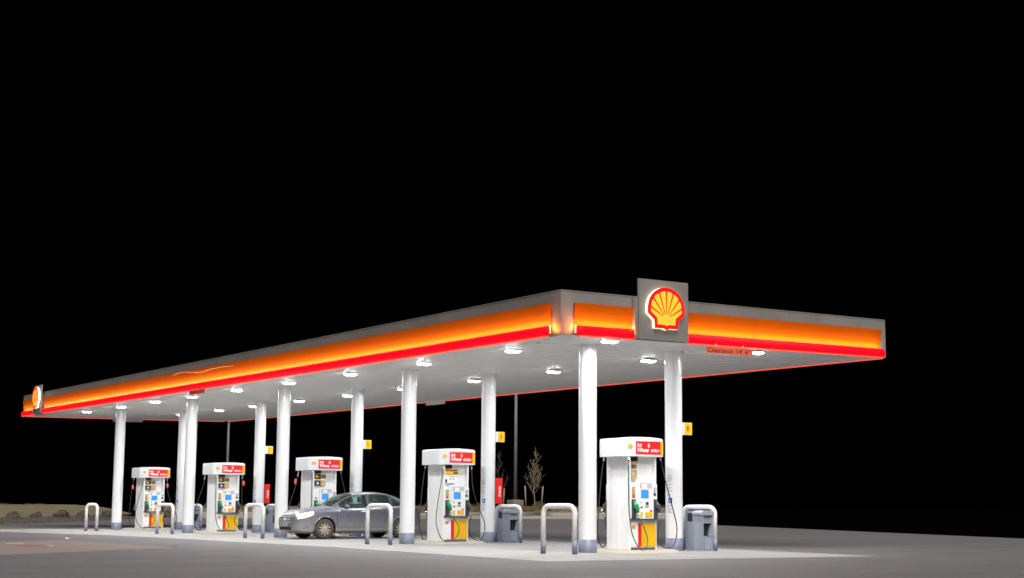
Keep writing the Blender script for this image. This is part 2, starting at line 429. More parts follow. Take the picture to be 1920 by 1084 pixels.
# ------------------------------------------------------------------ fuel canopy
X0, X1, Y0, Y1 = 17.24, 27.44, 24.88, 69.82
ZF = 4.85           # underside of the fascia before the slope
HGT = .93
can = thing('fuel_canopy', 'long flat white canopy with glowing orange and red fascia over the pumps', 'canopy', (0, 0, 0))
SIDES = {'front': ((X0, Y0), (1, 0), (0, -1), X1-X0), 'left': ((X0, Y1), (0, -1), (-1, 0), Y1-Y0),
         'right': ((X1, Y0), (0, 1), (1, 0), Y1-Y0), 'back': ((X1, Y1), (-1, 0), (0, 1), X1-X0)}
def fp(side, s, o, z):
    (ax, ay), (tx, ty), (nx, ny), L = SIDES[side]
    x = ax+tx*s+nx*o; y = ay+ty*s+ny*o
    return (x, y, ZF+z+tz(x, y))
def sweep(side, s0, s1, prof, name, m, closed=True, n=1, smooth=False, ends=True):
    mb = MB(); k = len(prof)
    for j in range(n+1):
        s = s0+(s1-s0)*j/n
        mb.v += [fp(side, s, o, z) for o, z in prof]
    for j in range(n):
        for q in range(k if closed else k-1):
            r = (q+1) % k; mb.f.append((j*k+q, j*k+r, (j+1)*k+r, (j+1)*k+q)); mb.sm.append(smooth)
    if ends:
        mb.f.append(tuple(range(k))); mb.f.append(tuple(n*k+q for q in reversed(range(k)))); mb.sm += [False, False]
    return mb.build(name, m, can)
def bar_prof(sc_=1.0, r=.105):
    c = (.0, .085); pts = [(.0, -.03)]
    for k in range(9):
        a = R(-90+180*k/8); pts.append((.035+.085*sc_*math.cos(a), .080+r*math.sin(a)*1.0))
    return pts+[(.0, .185)]
def red_bar(side, s0, s1, round0=False, round1=False):
    k = len(bar_prof()); mb = MB(); st = []
    if round0: st += [(s0+.13*(1-math.cos(R(t))), math.sin(R(t))) for t in (8, 30, 55, 75)]
    st += [(s0+(.13 if round0 else 0), 1), (s1-(.13 if round1 else 0), 1)]
    if round1: st += [(s1-.13*(1-math.cos(R(t))), math.sin(R(t))) for t in (75, 55, 30, 8)]
    for s, f in st: mb.v += [fp(side, s, o*max(f, .25), .085+(z-.085)*(.35+.65*f)) for o, z in bar_prof()]
    for j in range(len(st)-1):
        for q in range(k):
            r = (q+1) % k; mb.f.append((j*k+q, j*k+r, (j+1)*k+r, (j+1)*k+q)); mb.sm.append(True)
    mb.f.append(tuple(range(k))); mb.f.append(tuple((len(st)-1)*k+q for q in reversed(range(k)))); mb.sm += [False, False]
    o = mb.build('red_light_bar', REDBAR, can)
    L = SIDES[side][3]
    sweep(side, s0+.08, s1-.08, [(.0, -.058), (.085, -.050), (.095, -.032), (.0, -.033)], 'bar_lip', REDLIP)
    return o
def strip_lamp(side, s0, s1, z=.195, o=.085, tilt=.36):
    n = max(1, round((s1-s0)/3.8)); (ax, ay), (tx, ty), (nx, ny), L = SIDES[side]
    for j in range(n):
        a_ = s0+(s1-s0)*j/n; b_ = s0+(s1-s0)*(j+1)/n
        d = bpy.data.lights.new('fascia_strip_lamp', 'AREA'); d.shape = 'RECTANGLE'; d.size = b_-a_; d.size_y = .03
        d.energy = STRIP_W*(b_-a_); d.color = (1.0, .76, .36)
        ob = bpy.data.objects.new('fascia_strip_lamp', d); COL.objects.link(ob); ob.parent = can
        p = Vector(fp(side, (a_+b_)/2, o, z)); q = Vector(fp(side, b_, o, z))
        xax = (q-p).normalized(); dirn = Vector((-nx*tilt, -ny*tilt, 1)).normalized(); dirn = (dirn-xax*dirn.dot(xax)).normalized()
        zax = -dirn; yax = zax.cross(xax); mm = Matrix((xax, yax, zax)).transposed().to_4x4(); mm.translation = p
        ob.matrix_world = mm
PAN = [(.0, .20), (.085, .665), (.085, .675), (-.02, .675), (-.02, .20)]
LEDGE = .675
def panel(side, s0, s1, n):
    for j in range(n):
        a_ = s0+(s1-s0)*j/n; b_ = s0+(s1-s0)*(j+1)/n
        sweep(side, a_+(.004 if j else 0), b_-(.004 if j < n-1 else 0), PAN, 'light_panel', YPANEL)
Lf, Ll = SIDES['front'][3], SIDES['left'][3]
# upper grey band, one run per side, in sheets
for sd, n in (('front', 3), ('left', 13), ('right', 13), ('back', 3)):
    L = SIDES[sd][3]
    for j in range(n):
        a_, b_ = L*j/n, L*(j+1)/n
        i0 = .0 if j else -.0
        sweep(sd, a_+.003, b_-.003, [(0, .677), (0, HGT), (.008, HGT), (.008, HGT+.02), (-.12, HGT+.02), (-.12, .677)], 'upper_band', FGREY)
# corner posts
def corner_post(x, y, sx, sy, wx, wy):
    """L-shaped post wrapped round one corner; sx, sy point into the canopy"""
    pl = [(x, y), (x+sx*wx, y), (x+sx*wx, y+sy*.12), (x+sx*.12, y+sy*.12), (x+sx*.12, y+sy*wy), (x, y+sy*wy)]
    MB().prism(pl, -.03, .676, lambda u, v, d: (u, v, ZF+d+tz(u, v))).build('corner_post', FGREY, can)
corner_post(X0, Y0, 1, 1, .33, .33); corner_post(X1, Y0, -1, 1, .22, .22); corner_post(X0, Y1, 1, -1, .2, .2); corner_post(X1, Y1, -1, -1, .2, .2)
sweep('front', .33, Lf-.22, [(-.03, -.03), (-.03, .2), (-.15, .2), (-.15, -.03)], 'fascia_back', FGREY)
sweep('left', .2, Ll-.33, [(-.03, -.03), (-.03, .2), (-.15, .2), (-.15, -.03)], 'fascia_back', FGREY)
panel('front', .33, 2.03, 1); panel('front', 3.47, Lf-.22, 3)
panel('left', .2, 2.24, 1); panel('left', 3.70, Ll-.33, 10)
red_bar('front', .39, 2.02, True, False); red_bar('front', 3.47, Lf-.06, False, True)
red_bar('left', -.03, 2.26, True, False); red_bar('left', 3.66, Ll-.39, False, True)
strip_lamp('front', .40, 2.01); strip_lamp('front', 3.49, Lf-.25)
strip_lamp('left', .25, 2.2); strip_lamp('left', 3.72, Ll-.40)
for sd in ('right', 'back'):
    L = SIDES[sd][3]; panel(sd, .22, L-.2, 6); red_bar(sd, .1, L-.1, True, True)
    strip_lamp(sd, .4, L-.4)
# small upright glow strips added at the open bar ends to make the glow wrap round
for sd, s in (('front', .375), ('left', Ll-.375)):
    sweep(sd, s-.012, s+.012, [(.012, .02), (.03, .02), (.03, .19), (.012, .19)], 'end_glow_strip', mat('end_glow', (.9, .8, .4), .4, emit=(1, .50, .09), estr=1.6))
for sd, s_, dr_ in (('front', .375, -1), ('left', Ll-.375, 1), ('front', 1.87, 1)):  # added fill lights that wash the corner posts and the sign's side return orange
    (ax, ay), (tx, ty), (nx, ny), L = SIDES[sd]
    d = bpy.data.lights.new('bar_end_fill', 'AREA'); d.shape = 'RECTANGLE'; d.size = .06; d.size_y = .22; d.energy = 6 if s_ != 1.87 else 2; d.color = (1, .20, .02)
    ob = bpy.data.objects.new('bar_end_fill', d); COL.objects.link(ob); ob.parent = can; ob.location = fp(sd, s_+dr_*.01, .125, .14)
    ob.rotation_euler = Vector((tx*dr_-nx*.3, ty*dr_-ny*.3, .75)).to_track_quat('-Z', 'Y').to_euler()
# thin pinkish tube curving along the long orange band
def lp(x, y):
    v = fwd+r2*((x-CX)/F_PX)+u2*((CY-y)/F_PX); q = Vector((0, 0, CH))+v*(17.13/v.x); return q
MB().tube([lp(*q_) for q_ in ((324, 705), (332, 700), (345, 697.5), (360, 698.5), (378, 697.5), (395, 692), (415, 688), (437, 686))], [.008, .015, .019, .017, .018, .018, .015, .008], 6).build('curved_pink_line', mat('curved_pink_line', (.50, .22, .14), .5), can)
# ceiling: plain border plus ribbed decking, gently sloping
c = MB(); inx0, inx1, iny0, iny1 = X0+.02, X1-.02, Y0+.02, Y1-.02
cz = -.03
def cq(x0, x1, y0, y1, z):
    c.quad((x0, y0, ZF+z+tz(x0, y0)), (x0, y1, ZF+z+tz(x0, y1)), (x1, y1, ZF+z+tz(x1, y1)), (x1, y0, ZF+z+tz(x1, y0)))
def cw(x0, x1, y, z0, z1): c.quad((x0, y, ZF+z0+tz(x0, y)), (x1, y, ZF+z0+tz(x1, y)), (x1, y, ZF+z1+tz(x1, y)), (x0, y, ZF+z1+tz(x0, y)))
bw = .55
cq(inx0, inx1, iny0, iny0+bw, cz); cq(inx0, inx1, iny1-bw, iny1, cz); cq(inx0, inx0+bw, iny0+bw, iny1-bw, cz); cq(inx1-bw, inx1, iny0+bw, iny1-bw, cz)
y = iny0+bw; P_ = .405; rib = .03; dz = -.012
while y < iny1-bw-.01:
    ye = min(y+P_, iny1-bw)
    cq(inx0+bw, inx1-bw, y, ye-rib, cz); cq(inx0+bw, inx1-bw, ye-rib, ye, cz+dz)
    cw(inx0+bw, inx1-bw, ye-rib, cz, cz+dz); cw(inx0+bw, inx1-bw, ye, cz, cz+dz)
    y = ye
c.build('ceiling', CEIL, can, fixn=False)
rf = MB(); zr = .60
rf.quad(*[(x, y, ZF+zr+tz(x, y)) for x, y in ((X0+.12, Y0+.12), (X1-.12, Y0+.12), (X1-.12, Y1-.12), (X0+.12, Y1-.12))]); rf.build('roof_deck', FGREY, can)
# steel gutter joints across the ceiling in line with the columns
COLN = [26.46, 35.06, 43.68, 52.26, 60.89]; COLF = [26.58, 35.10, 43.60, 51.96, 60.53]
XN, XF = 19.1, 21.76
def ceil_z(x, y): return ZF+cz+tz(x, y)
for yn in COLN[:1]:
    for x0_, x1_ in ((X0+.5, XN-.2), (XF+.22, XF+3.4)):
        jt = MB(); ya = yn-.05
        i = len(jt.v)
        for x in (x0_, x1_):
            for yy, dzz in ((ya, 0.002), (ya, -.05), (ya+.16, -.05), (ya+.16, .002)): jt.v.append((x, yy, ceil_z(x, yy)+dzz))
        for q in range(4): jt.f.append((i+q, i+(q+1) % 4, i+4+(q+1) % 4, i+4+q)); jt.sm.append(False)
        jt.f.append((i, i+1, i+2, i+3)); jt.f.append((i+4, i+5, i+6, i+7)); jt.sm += [False, False]
        jt.build('gutter_joint', CEIL, can)

# ------------------------------------------------------------------ emblem signs on the fascia
E_RET = mat('emblem_return', (.9, .85, .6), .4, emit=(1, .86, .55), estr=1.7)
E_RED = mat('emblem_red', (.6, .01, .01), .4, emit=(1, .0, .012), estr=.85)
E_YEL = mat('emblem_yellow', (.5, .25, .02), .4, emit=(1, .50, .035), estr=.92)
E_RIB = mat('emblem_rib', (.4, .02, .01), .4, emit=(.62, .06, .0), estr=.9)
def emblem_sign(side, s0, s1, zb, zt, label):
    (ax, ay), (tx, ty), (nx, ny), L = SIDES[side]
    c0 = fp(side, (s0+s1)/2, 0, 0)
    root = thing('emblem_sign', label, 'sign', (c0[0], c0[1], c0[2]+zb), group='emblem signs on the canopy fascia')
    W = s1-s0; H = zt-zb
    f = lambda u, v, d: (tx*u+nx*d, ty*u+ny*d, v+GX*tx*u+GY*ty*u)
    b = MB(); r_ = .03
    b.prism([(-W/2, 0), (W/2, 0), (W/2, H), (-W/2, H)], .09, .15, f); b.build('sign_box', FGREY, root)
    for u_ in (-W*.35, W*.35):
        MB().prism([(u_-.04, .08), (u_+.04, .08), (u_+.04, .85), (u_-.04, .85)], -.02, .089, f).build('bracket', FGREY, root)
    MB().prism([(-W/2-.10, .02), (-W/2-.015, .02), (-W/2-.015, .96), (-W/2-.10, .96)], .0, .135, f).build('side_return', FGREY, root)
    emblem(root, 1.08, lambda u, v, d: f(u, v+.715, d+.15), (E_RET, E_RED, E_YEL, E_RIB), .085)
    return root
emblem_sign('front', 2.03, 3.465, -.03, 1.345, 'tall grey box sign with lit scallop shell emblem on the short canopy face')
emblem_sign('left', 2.36, 3.62, -.03, 1.26, 'box sign with lit scallop shell at the far end of the long canopy face')

# ------------------------------------------------------------------ ceiling lamps
LA = [24.4, 28.41, 32.79, 37.16, 41.49, 45.82, 50.11, 54.12, 58.34, 63.11]
LB = [24.3, 28.51, 32.85, 37.19, 41.76, 45.93, 50.09, 54.52, 58.33, 62.98]
FIRST = (18.82, 23.24)
hs = MB(); hs.bbox(-.175, .175, -.175, .175, -.04, 0, .015)
for sx in (-1, 1): hs.bbox(-.12+sx*.12, .12+sx*.12, -.05, .05, .0, .022, .004)
ln = MB()
def pod(cx):   # one rounded LED pod
    b = bmesh.new(); bmesh.ops.create_uvsphere(b, u_segments=20, v_segments=10, radius=1)
    for v in b.verts: v.co = Vector((cx+v.co.x*.098, v.co.y*.165, -.038+min(0.0, v.co.z)*.046))
    ln.add(b, True)
pod(-.088); pod(.088); ln.bbox(-.09, .09, -.14, .14, -.062, -.036, .012)
proto = None
WORDS_N = ['first', 'second', 'third', 'fourth', 'fifth', 'sixth', 'seventh', 'eighth', 'ninth', 'last']
for row, X, L, dz_ in (('long fascia', 18.29, LA, 0), ('cantilevered', 22.52, LB, -.025)):
    for k, y in enumerate(L):
        if k == 0: X0_, X = X, (FIRST[0] if dz_ == 0 else FIRST[1]); y = 25.22
        elif k == 1: X = X0_
        lab = f'{WORDS_N[k]} lit ceiling lamp, counted from the corner, in the row under the long red edge' if row == 'long fascia' else f'{WORDS_N[k]} lit ceiling lamp, counted from the emblem sign, in the inner row'
        z = ceil_z(X, y)+dz_
        t = thing('canopy_light', lab, 'ceiling lamp', (X, y, z), group='square lamps under the canopy')
        t.rotation_euler = (GY, -GX, 0)
        if proto is None:
            h_ = hs.build('housing', HOUSE, t); l_ = ln.build('lens', LENS, t); proto = (h_, l_)
        else:
            for s_ in proto: reuse(s_, t)
        if dz_:
            st = MB().tube([(0, 0, -dz_), (0, 0, 0)], .05).build('stem', HOUSE, t)
        d = bpy.data.lights.new('canopy_lamp', 'AREA'); d.shape = 'SQUARE'; d.size = .32; d.energy = LAMP_W; d.color = (.975, .988, 1.0)
        ob = bpy.data.objects.new('canopy_lamp', d); COL.objects.link(ob); ob.parent = t; ob.location = (0, 0, -.088)

# ------------------------------------------------------------------ columns
near_lb = ['wide white column at the canopy corner, nearest the camera', 'white column left of the pump by the red cabinet bin',
           'white column behind the nose of the parked car', 'white column between the two farthest pumps', 'white column at the far left end of the row']
far_lb = ['white column carrying the number 1 sign', 'white column carrying the number 3 sign', 'white column carrying the number 5 sign, behind the car roof',
          'white column carrying the number 7 sign', 'white column partly hidden behind another column at the far end']
def strip_on_cyl(mb, r, a0, a1, z0, z1, n=4):
    for k in range(n):
        p = a0+(a1-a0)*k/n; q = a0+(a1-a0)*(k+1)/n
        mb.quad((r*math.cos(p), r*math.sin(p), z0), (r*math.cos(q), r*math.sin(q), z0), (r*math.cos(q), r*math.sin(q), z1), (r*math.cos(p), r*math.sin(p), z1), True)
RC = .208
notice = None
for i in range(5):
    for X, Y, lb, far in ((XN, COLN[i], near_lb[i], False), (XF, COLF[i], far_lb[i], True)):
        zt = ceil_z(X, Y)
        t = thing('canopy_column', lb, 'column', (X, Y, 0), group='round columns under the canopy')
        MB().lathe([(RC, .30), (RC, zt+.03)], seg=40).build('shaft', COLW, t, fixn=False)
        b = MB().lathe([(RC+.004, .0), (RC+.004, .302), (RC, .303)], seg=40).build('base_band', BAND, t, fixn=False)
        MB().lathe([(RC, zt-.012), (RC+.03, zt-.012), (RC+.03, zt+.02)], seg=40).build('collar', COLW, t, fixn=False)
        if far:
            A = math.atan2(-.36, -.93)
            if notice is None:
                nb = MB(); rr = random.Random(5); z = 1.80
                while z > .86:
                    if not 1.10 < z < 1.30:
                        e = rr.uniform(.22, .34); strip_on_cyl(nb, RC+.0025, A-.36, A-.36+e*2.1, z-.011, z+.003)
                    z -= rr.choice((.03, .03, .05, .075))
                n1 = nb.build('notice_text', TXTG, t, fixn=False)
                d1 = MB(); strip_on_cyl(d1, RC+.003, A-.19, A+.30, 1.135, 1.265); d1 = d1.build('accessible_decal', BLUE, t, fixn=False)
                wb = MB()     # wheelchair symbol
                def cyl(u, v): a_ = A+.055+u/RC; return ((RC+.005)*math.cos(a_), (RC+.005)*math.sin(a_), 1.20+v)
                def seg_(p, q, w_):
                    p, q = Vector(p), Vector(q); n_ = Vector((-(q-p).y, (q-p).x)).normalized()*w_
                    wb.quad(cyl(*(p-n_)), cyl(*(q-n_)), cyl(*(q+n_)), cyl(*(p+n_)))
                for k in range(10):
                    a0, a1 = R(100+k*24), R(124+k*24); seg_((.022*math.cos(a0)-.004, .022*math.sin(a0)-.016), (.022*math.cos(a1)-.004, .022*math.sin(a1)-.016), .004)
                seg_((-.006, .034), (-.004, 0), .0045); seg_((-.004, 0), (.02, 0), .0045); seg_((.02, 0), (.03, -.03), .0045); seg_((-.004, .016), (.014, .016), .0035)
                wb.poly([cyl(-.008+.009*math.cos(R(q*45)), .046+.009*math.sin(R(q*45))) for q in range(8)])
                w1 = wb.build('wheelchair_symbol', TXTW, d1, fixn=False); notice = (n1, d1, w1)
            else:
                reuse(notice[0], t); dd = reuse(notice[1], t); reuse(notice[2], dd)

# ------------------------------------------------------------------ flag signs with lane numbers
for i, (num, lb) in enumerate((('1', 'small yellow flag sign numbered 1'), ('3', 'small yellow flag sign numbered 3'), ('5', 'small yellow flag sign numbered 5'), ('7', 'small yellow flag sign numbered 7'))):
    zc_ = 2.93+tz(XF, COLF[i])*.75+(.06 if i else 0)
    t = thing('pump_number_sign', lb+' on the right side of its column', 'number sign', (XF+RC, COLF[i]-.06, zc_), group='pump number signs on the columns')
    MB().bbox(-.01, .30, -.03, .03, -.15, .15, .006).build('sign_box', HOODW, t)
    fc = MB().prism([(.07, -.142), (.296, -.142), (.296, .142), (.07, .142)], .030, .034, lambda u, v, d: (u, -d, v)).build('yellow_face', YELP, t)
    text_mb(num, .075 if num != '1' else .05, .135, lambda u, v, d: (.165+u, -.035-d, v+.005), bold=.02).build('number', TXTR, fc, fixn=False)
    MB().box(-.03, -.01, -.02, .02, -.06, .06).build('bracket', CHROME, t)

# ------------------------------------------------------------------ clearance signs hanging at the four sides
def clearance(cx, cy, zb, along, facing, label, W=1.47, H=.165):
    nx, ny = facing; tx, ty = along
    t = thing('clearance_sign', label, 'clearance sign', (cx, cy, zb), group='clearance signs hanging from the canopy edge')
    f = lambda u, v, d: (tx*u+nx*d, ty*u+ny*d, v+GX*tx*u+GY*ty*u)
    back = facing in ((1, 0), (0, 1))
    if back: MB().prism([(-W/2, 0), (W/2, 0), (W/2, H), (-W/2, H)], -.012, .012, f).build('sign_panel', SIGNBACK, t)
    fa = MB().prism([(-W/2+.004, .004), (W/2-.004, .004), (W/2-.004, H-.004), (-W/2+.004, H-.004)], .0125, .015, f).build('red_face', ACRYL, t)
    text_mb('Clearance', .78, .105, lambda u, v, d: f(u-.31, v+H/2, .0155+d), bold=.01).build('lettering', TXTR2, fa, fixn=False)
    text_mb('14\' 6"', .42, .10, lambda u, v, d: f(u+.42, v+H/2, .0155+d), bold=.01).build('lettering', TXTR2, fa, fixn=False)
    top = ZF-.03+tz(cx, cy)-zb
    for s_ in (-.42, .42): MB().tube([f(s_, H-.01, 0), f(s_, max(H+.03, top+.02), 0)], .012, 8).build('hanger', HOUSE, t)
ACRYL = bpy.data.materials.new('red_acrylic'); ACRYL.use_nodes = True
_n = ACRYL.node_tree; _t = _n.nodes.new('ShaderNodeBsdfTranslucent'); _t.inputs[0].default_value = (.95, .20, .11, 1)
_m = _n.nodes.new('ShaderNodeMixShader'); _m.inputs[0].default_value = .15; _b = _n.nodes['Principled BSDF']; _b.inputs['Base Color'].default_value = (.85, .16, .09, 1)
_n.links.new(_b.outputs[0], _m.inputs[1]); _n.links.new(_t.outputs[0], _m.inputs[2]); _n.links.new(_m.outputs[0], _n.nodes['Material Output'].inputs[0])
TXTR2 = mat('maroon_lettering', (.20, .01, .012), .5)
clearance(22.02, 24.80, 4.605, (1, 0), (0, -1), 'red clearance sign reading 14 foot 6 under the short canopy face')
clearance(17.17, 46.55, 4.805, (0, -1), (-1, 0), 'red clearance sign hanging under the long canopy face')
clearance(27.2, 47.8, 4.945, (0, 1), (1, 0), 'white back of a hanging sign between two columns at the far long side')
clearance(22.16, 69.5, 5.11, (-1, 0), (0, 1), 'white back of a hanging sign at the far end behind the last column')

# ------------------------------------------------------------------ hoop bollards
def hoop(p, q, label, top=1.12):
    p, q = Vector((*p, 0)), Vector((*q, 0)); mid = (p+q)/2; d = q-p; wdt = d.length; ang = math.atan2(d.y, d.x)
    t = thing('hoop_bollard', label, 'bollard', mid, ang, 'white hoop bollards guarding the islands')
    r = .058; R_ = .16; h = top-r
    pts = [(-wdt/2, 0, .30), (-wdt/2, 0, h-R_)]
    pts += [(-wdt/2+R_-R_*math.cos(R(a_)), 0, h-R_+R_*math.sin(R(a_))) for a_ in (15, 30, 45, 60, 75, 90)]
    pts += [(wdt/2-R_+R_*math.sin(R(a_)), 0, h-R_+R_*math.cos(R(a_))) for a_ in (0, 15, 30, 45, 60, 75, 90)]
    pts += [(wdt/2, 0, .30)]
    MB().tube(pts, r, 16).build('hoop_tube', WHITE, t)
    for s_ in (-1, 1): MB().tube([(s_*wdt/2, 0, 0), (s_*wdt/2, 0, .299)], r+.002, 16).build('leg', BAND, t)
PY = [26.43, 35.05, 43.6, 52.1, 60.7]
near_h = [((17.85, 26.42), (18.15, 25.63)), ((17.92, 35.15), (18.22, 34.38)), ((17.74, 43.35), (18.03, 42.62)), ((17.52, 51.1), (17.86, 50.45)), ((16.93, 57.85), (17.22, 57.4))]
nl = ['white hoop bollard in front of the corner column', 'white hoop bollard standing before the rear door of the car', 'white hoop bollard left of the car nose',
      'white hoop bollard crossing in front of the farthest pump', 'small white hoop bollard at the far left end']
for i, (p, q) in enumerate(near_h): hoop(p, q, nl[i])
fl = ['white hoop bollard over the bin beside the number 1 column', 'white hoop bollard over the bin beside the number 3 column', None, 'white hoop bollard over the bin between the number 7 column and the car nose', 'white hoop bollard top seen left of the second farthest pump']
for i in (0, 1, 3, 4):
    Yc = COLF[i]; hoop((22.15, Yc+.12), (22.44, Yc-.70), fl[i], 1.10)

# ------------------------------------------------------------------ service bins behind the columns
def bin_(x, y, label, i):
    t = thing('waste_bin', label, 'bin', (x, y, 0), group='grey forecourt bins')
    MB().bbox(.0, .33, .30, .62, .02, .955, .012).build('washer_module', BING, t)
    MB().box(-.004, .0, .34, .52, .70, .90).build('window', BLACK, t)
    bd = MB()
    # main body with a real recess in the front (-Y) face
    bd.bbox(-.01, .345, .10, .30, .0, .84, .01)
    bd.bbox(-.01, .05, -.02, .10, .0, .84, .012); bd.bbox(.30, .345, -.02, .10, .0, .84, .012)
    bd.box(.05, .30, -.012, .10, .0, .36); bd.box(.05, .30, -.012, .10, .66, .84)
    bd.build('body', BING, t)
    MB().bbox(.055, .295, -.03, -.008, .03, .35, .03, 3).build('front_panel', BINL, t)
    MB().box(.052, .298, .085, .098, .362, .658).build('recess', BLACK, t)
    sl = MB(); sl.poly([(.30, -.005, .66), (.30, .09, .66), (.30, .09, .36), (.215, .09, .36), (.215, -.005, .36)])
    MB().prism([(.298, .655), (.298, .365), (.245, .365)], .0, .08, lambda u, v, d: (u, d, v)).build('towel_holder', BINL, t)
    MB().bbox(.06, .29, -.03, -.01, .80, .835, .006).build('dark_slot', DGREY, t)
    ld = MB(); ld.prism([(-.03, .85), (.36, .85), (.36, .93), (.30, .965), (.06, .965), (-.03, .91)], -.035, .31, lambda u, v, d: (u, d, v))
    ld.build('lid', BINL, t)
    sc_ = MB()
    b = bmesh.new(); bmesh.ops.create_uvsphere(b, u_segments=8, v_segments=6, radius=.014, matrix=Matrix.Translation((.175, -.02, .75))); sc_.add(b, True)
    sc_.build('lock', DGREY, t)
    MB().bbox(-.02, .36, -.035, .64, .0, .03, .008).build('plinth', BINL, t)
    MB().box(-.013, -.009, .02, .28, .06, .70).build('side_panel', BINL, t)
    bt = MB()
    return t
bnl = ['grey bin behind the number 1 column, nearest of the bins', 'grey bin behind the number 3 column beneath a red cabinet', 'grey bin behind column 7s neighbour, beside the red cabinet and the car nose', 'grey bin at the left side of the second farthest pump']
bnl[2:] = ['grey bin mostly hidden behind the parked car', 'grey bin left of the car nose beside the number 7 column', 'grey bin at the left side of the second farthest pump']
for i in range(5): bin_(22.03, COLF[i]-.70, bnl[i], i)

# red extinguisher cabinets
for i, lb in ((1, 'red cabinet with white lettering on the side of the number 3 column'), (3, 'red cabinet with white lettering left of the parked car')):
    Yc = COLF[i]; t = thing('extinguisher_cabinet', lb, 'cabinet', (XF+RC, Yc-.03, 1.12), group='red cabinets on the columns')
    MB().bbox(.0, .21, -.10, .14, 0, .74, .012).build('case', REDP, t)
    dr = MB().bbox(.018, .195, -.108, -.099, .03, .71, .004).build('door', REDP, t)
    text_mb('FIRE', .30, .07, lambda u, v, d: (.115-v, -.109-d, .36+u), bold=.02).build('lettering', TXTW, dr, fixn=False)
    MB().box(-.02, .0, -.05, .05, .1, .64).build('bracket', DGREY, t)

# ------------------------------------------------------------------ fuel pumps
def arc_hose(pts, n=10):
    """Catmull-Rom through the points"""
    P = [Vector(p) for p in pts]; out = []
    for k in range(len(P)-1):
        p0, p1, p2, p3 = P[max(k-1, 0)], P[k], P[k+1], P[min(k+2, len(P)-1)]
        for j in range(n):
            t = j/n; out.append(.5*((2*p1)+(p2-p0)*t+(2*p0-5*p1+4*p2-p3)*t*t+(3*p1-p0-3*p2+p3)*t*t*t))
    out.append(P[-1]); return out
HX, HY = .40, .43       # half width of the body, half depth
def hood_plan(wx, wy, bow):
    pts = []
    for (cx, cy, a0) in ((wx-.07, wy-.07, 0), (-wx+.07, wy-.07, 90), (-wx+.07, -wy+.07, 180), (wx-.07, -wy+.07, 270)):
        for k in range(5):
            a_ = R(a0+90*k/4); pts.append((cx+.07*math.cos(a_), cy+.07*math.sin(a_)))
        if a0 in (0, 180):      # long sides bow out a little
            s_ = 1 if a0 == 0 else -1
            for k in range(1, 8):
                u = (wx-.07)*(1-2*k/8)*s_; pts.append((u, s_*(wy+bow*(1-(u/(wx-.07))**2))))
    return pts
HW, HD, BOW = .59, .475, .03
def front_y(u): return -(HD+BOW*(1-min(1, abs(u)/(HW-.07))**2))
PUMP = {}
def shared(key, make, parent):
    if key in PUMP:
        return reuse(PUMP[key], parent)
    o = make(); PUMP[key] = o; return o
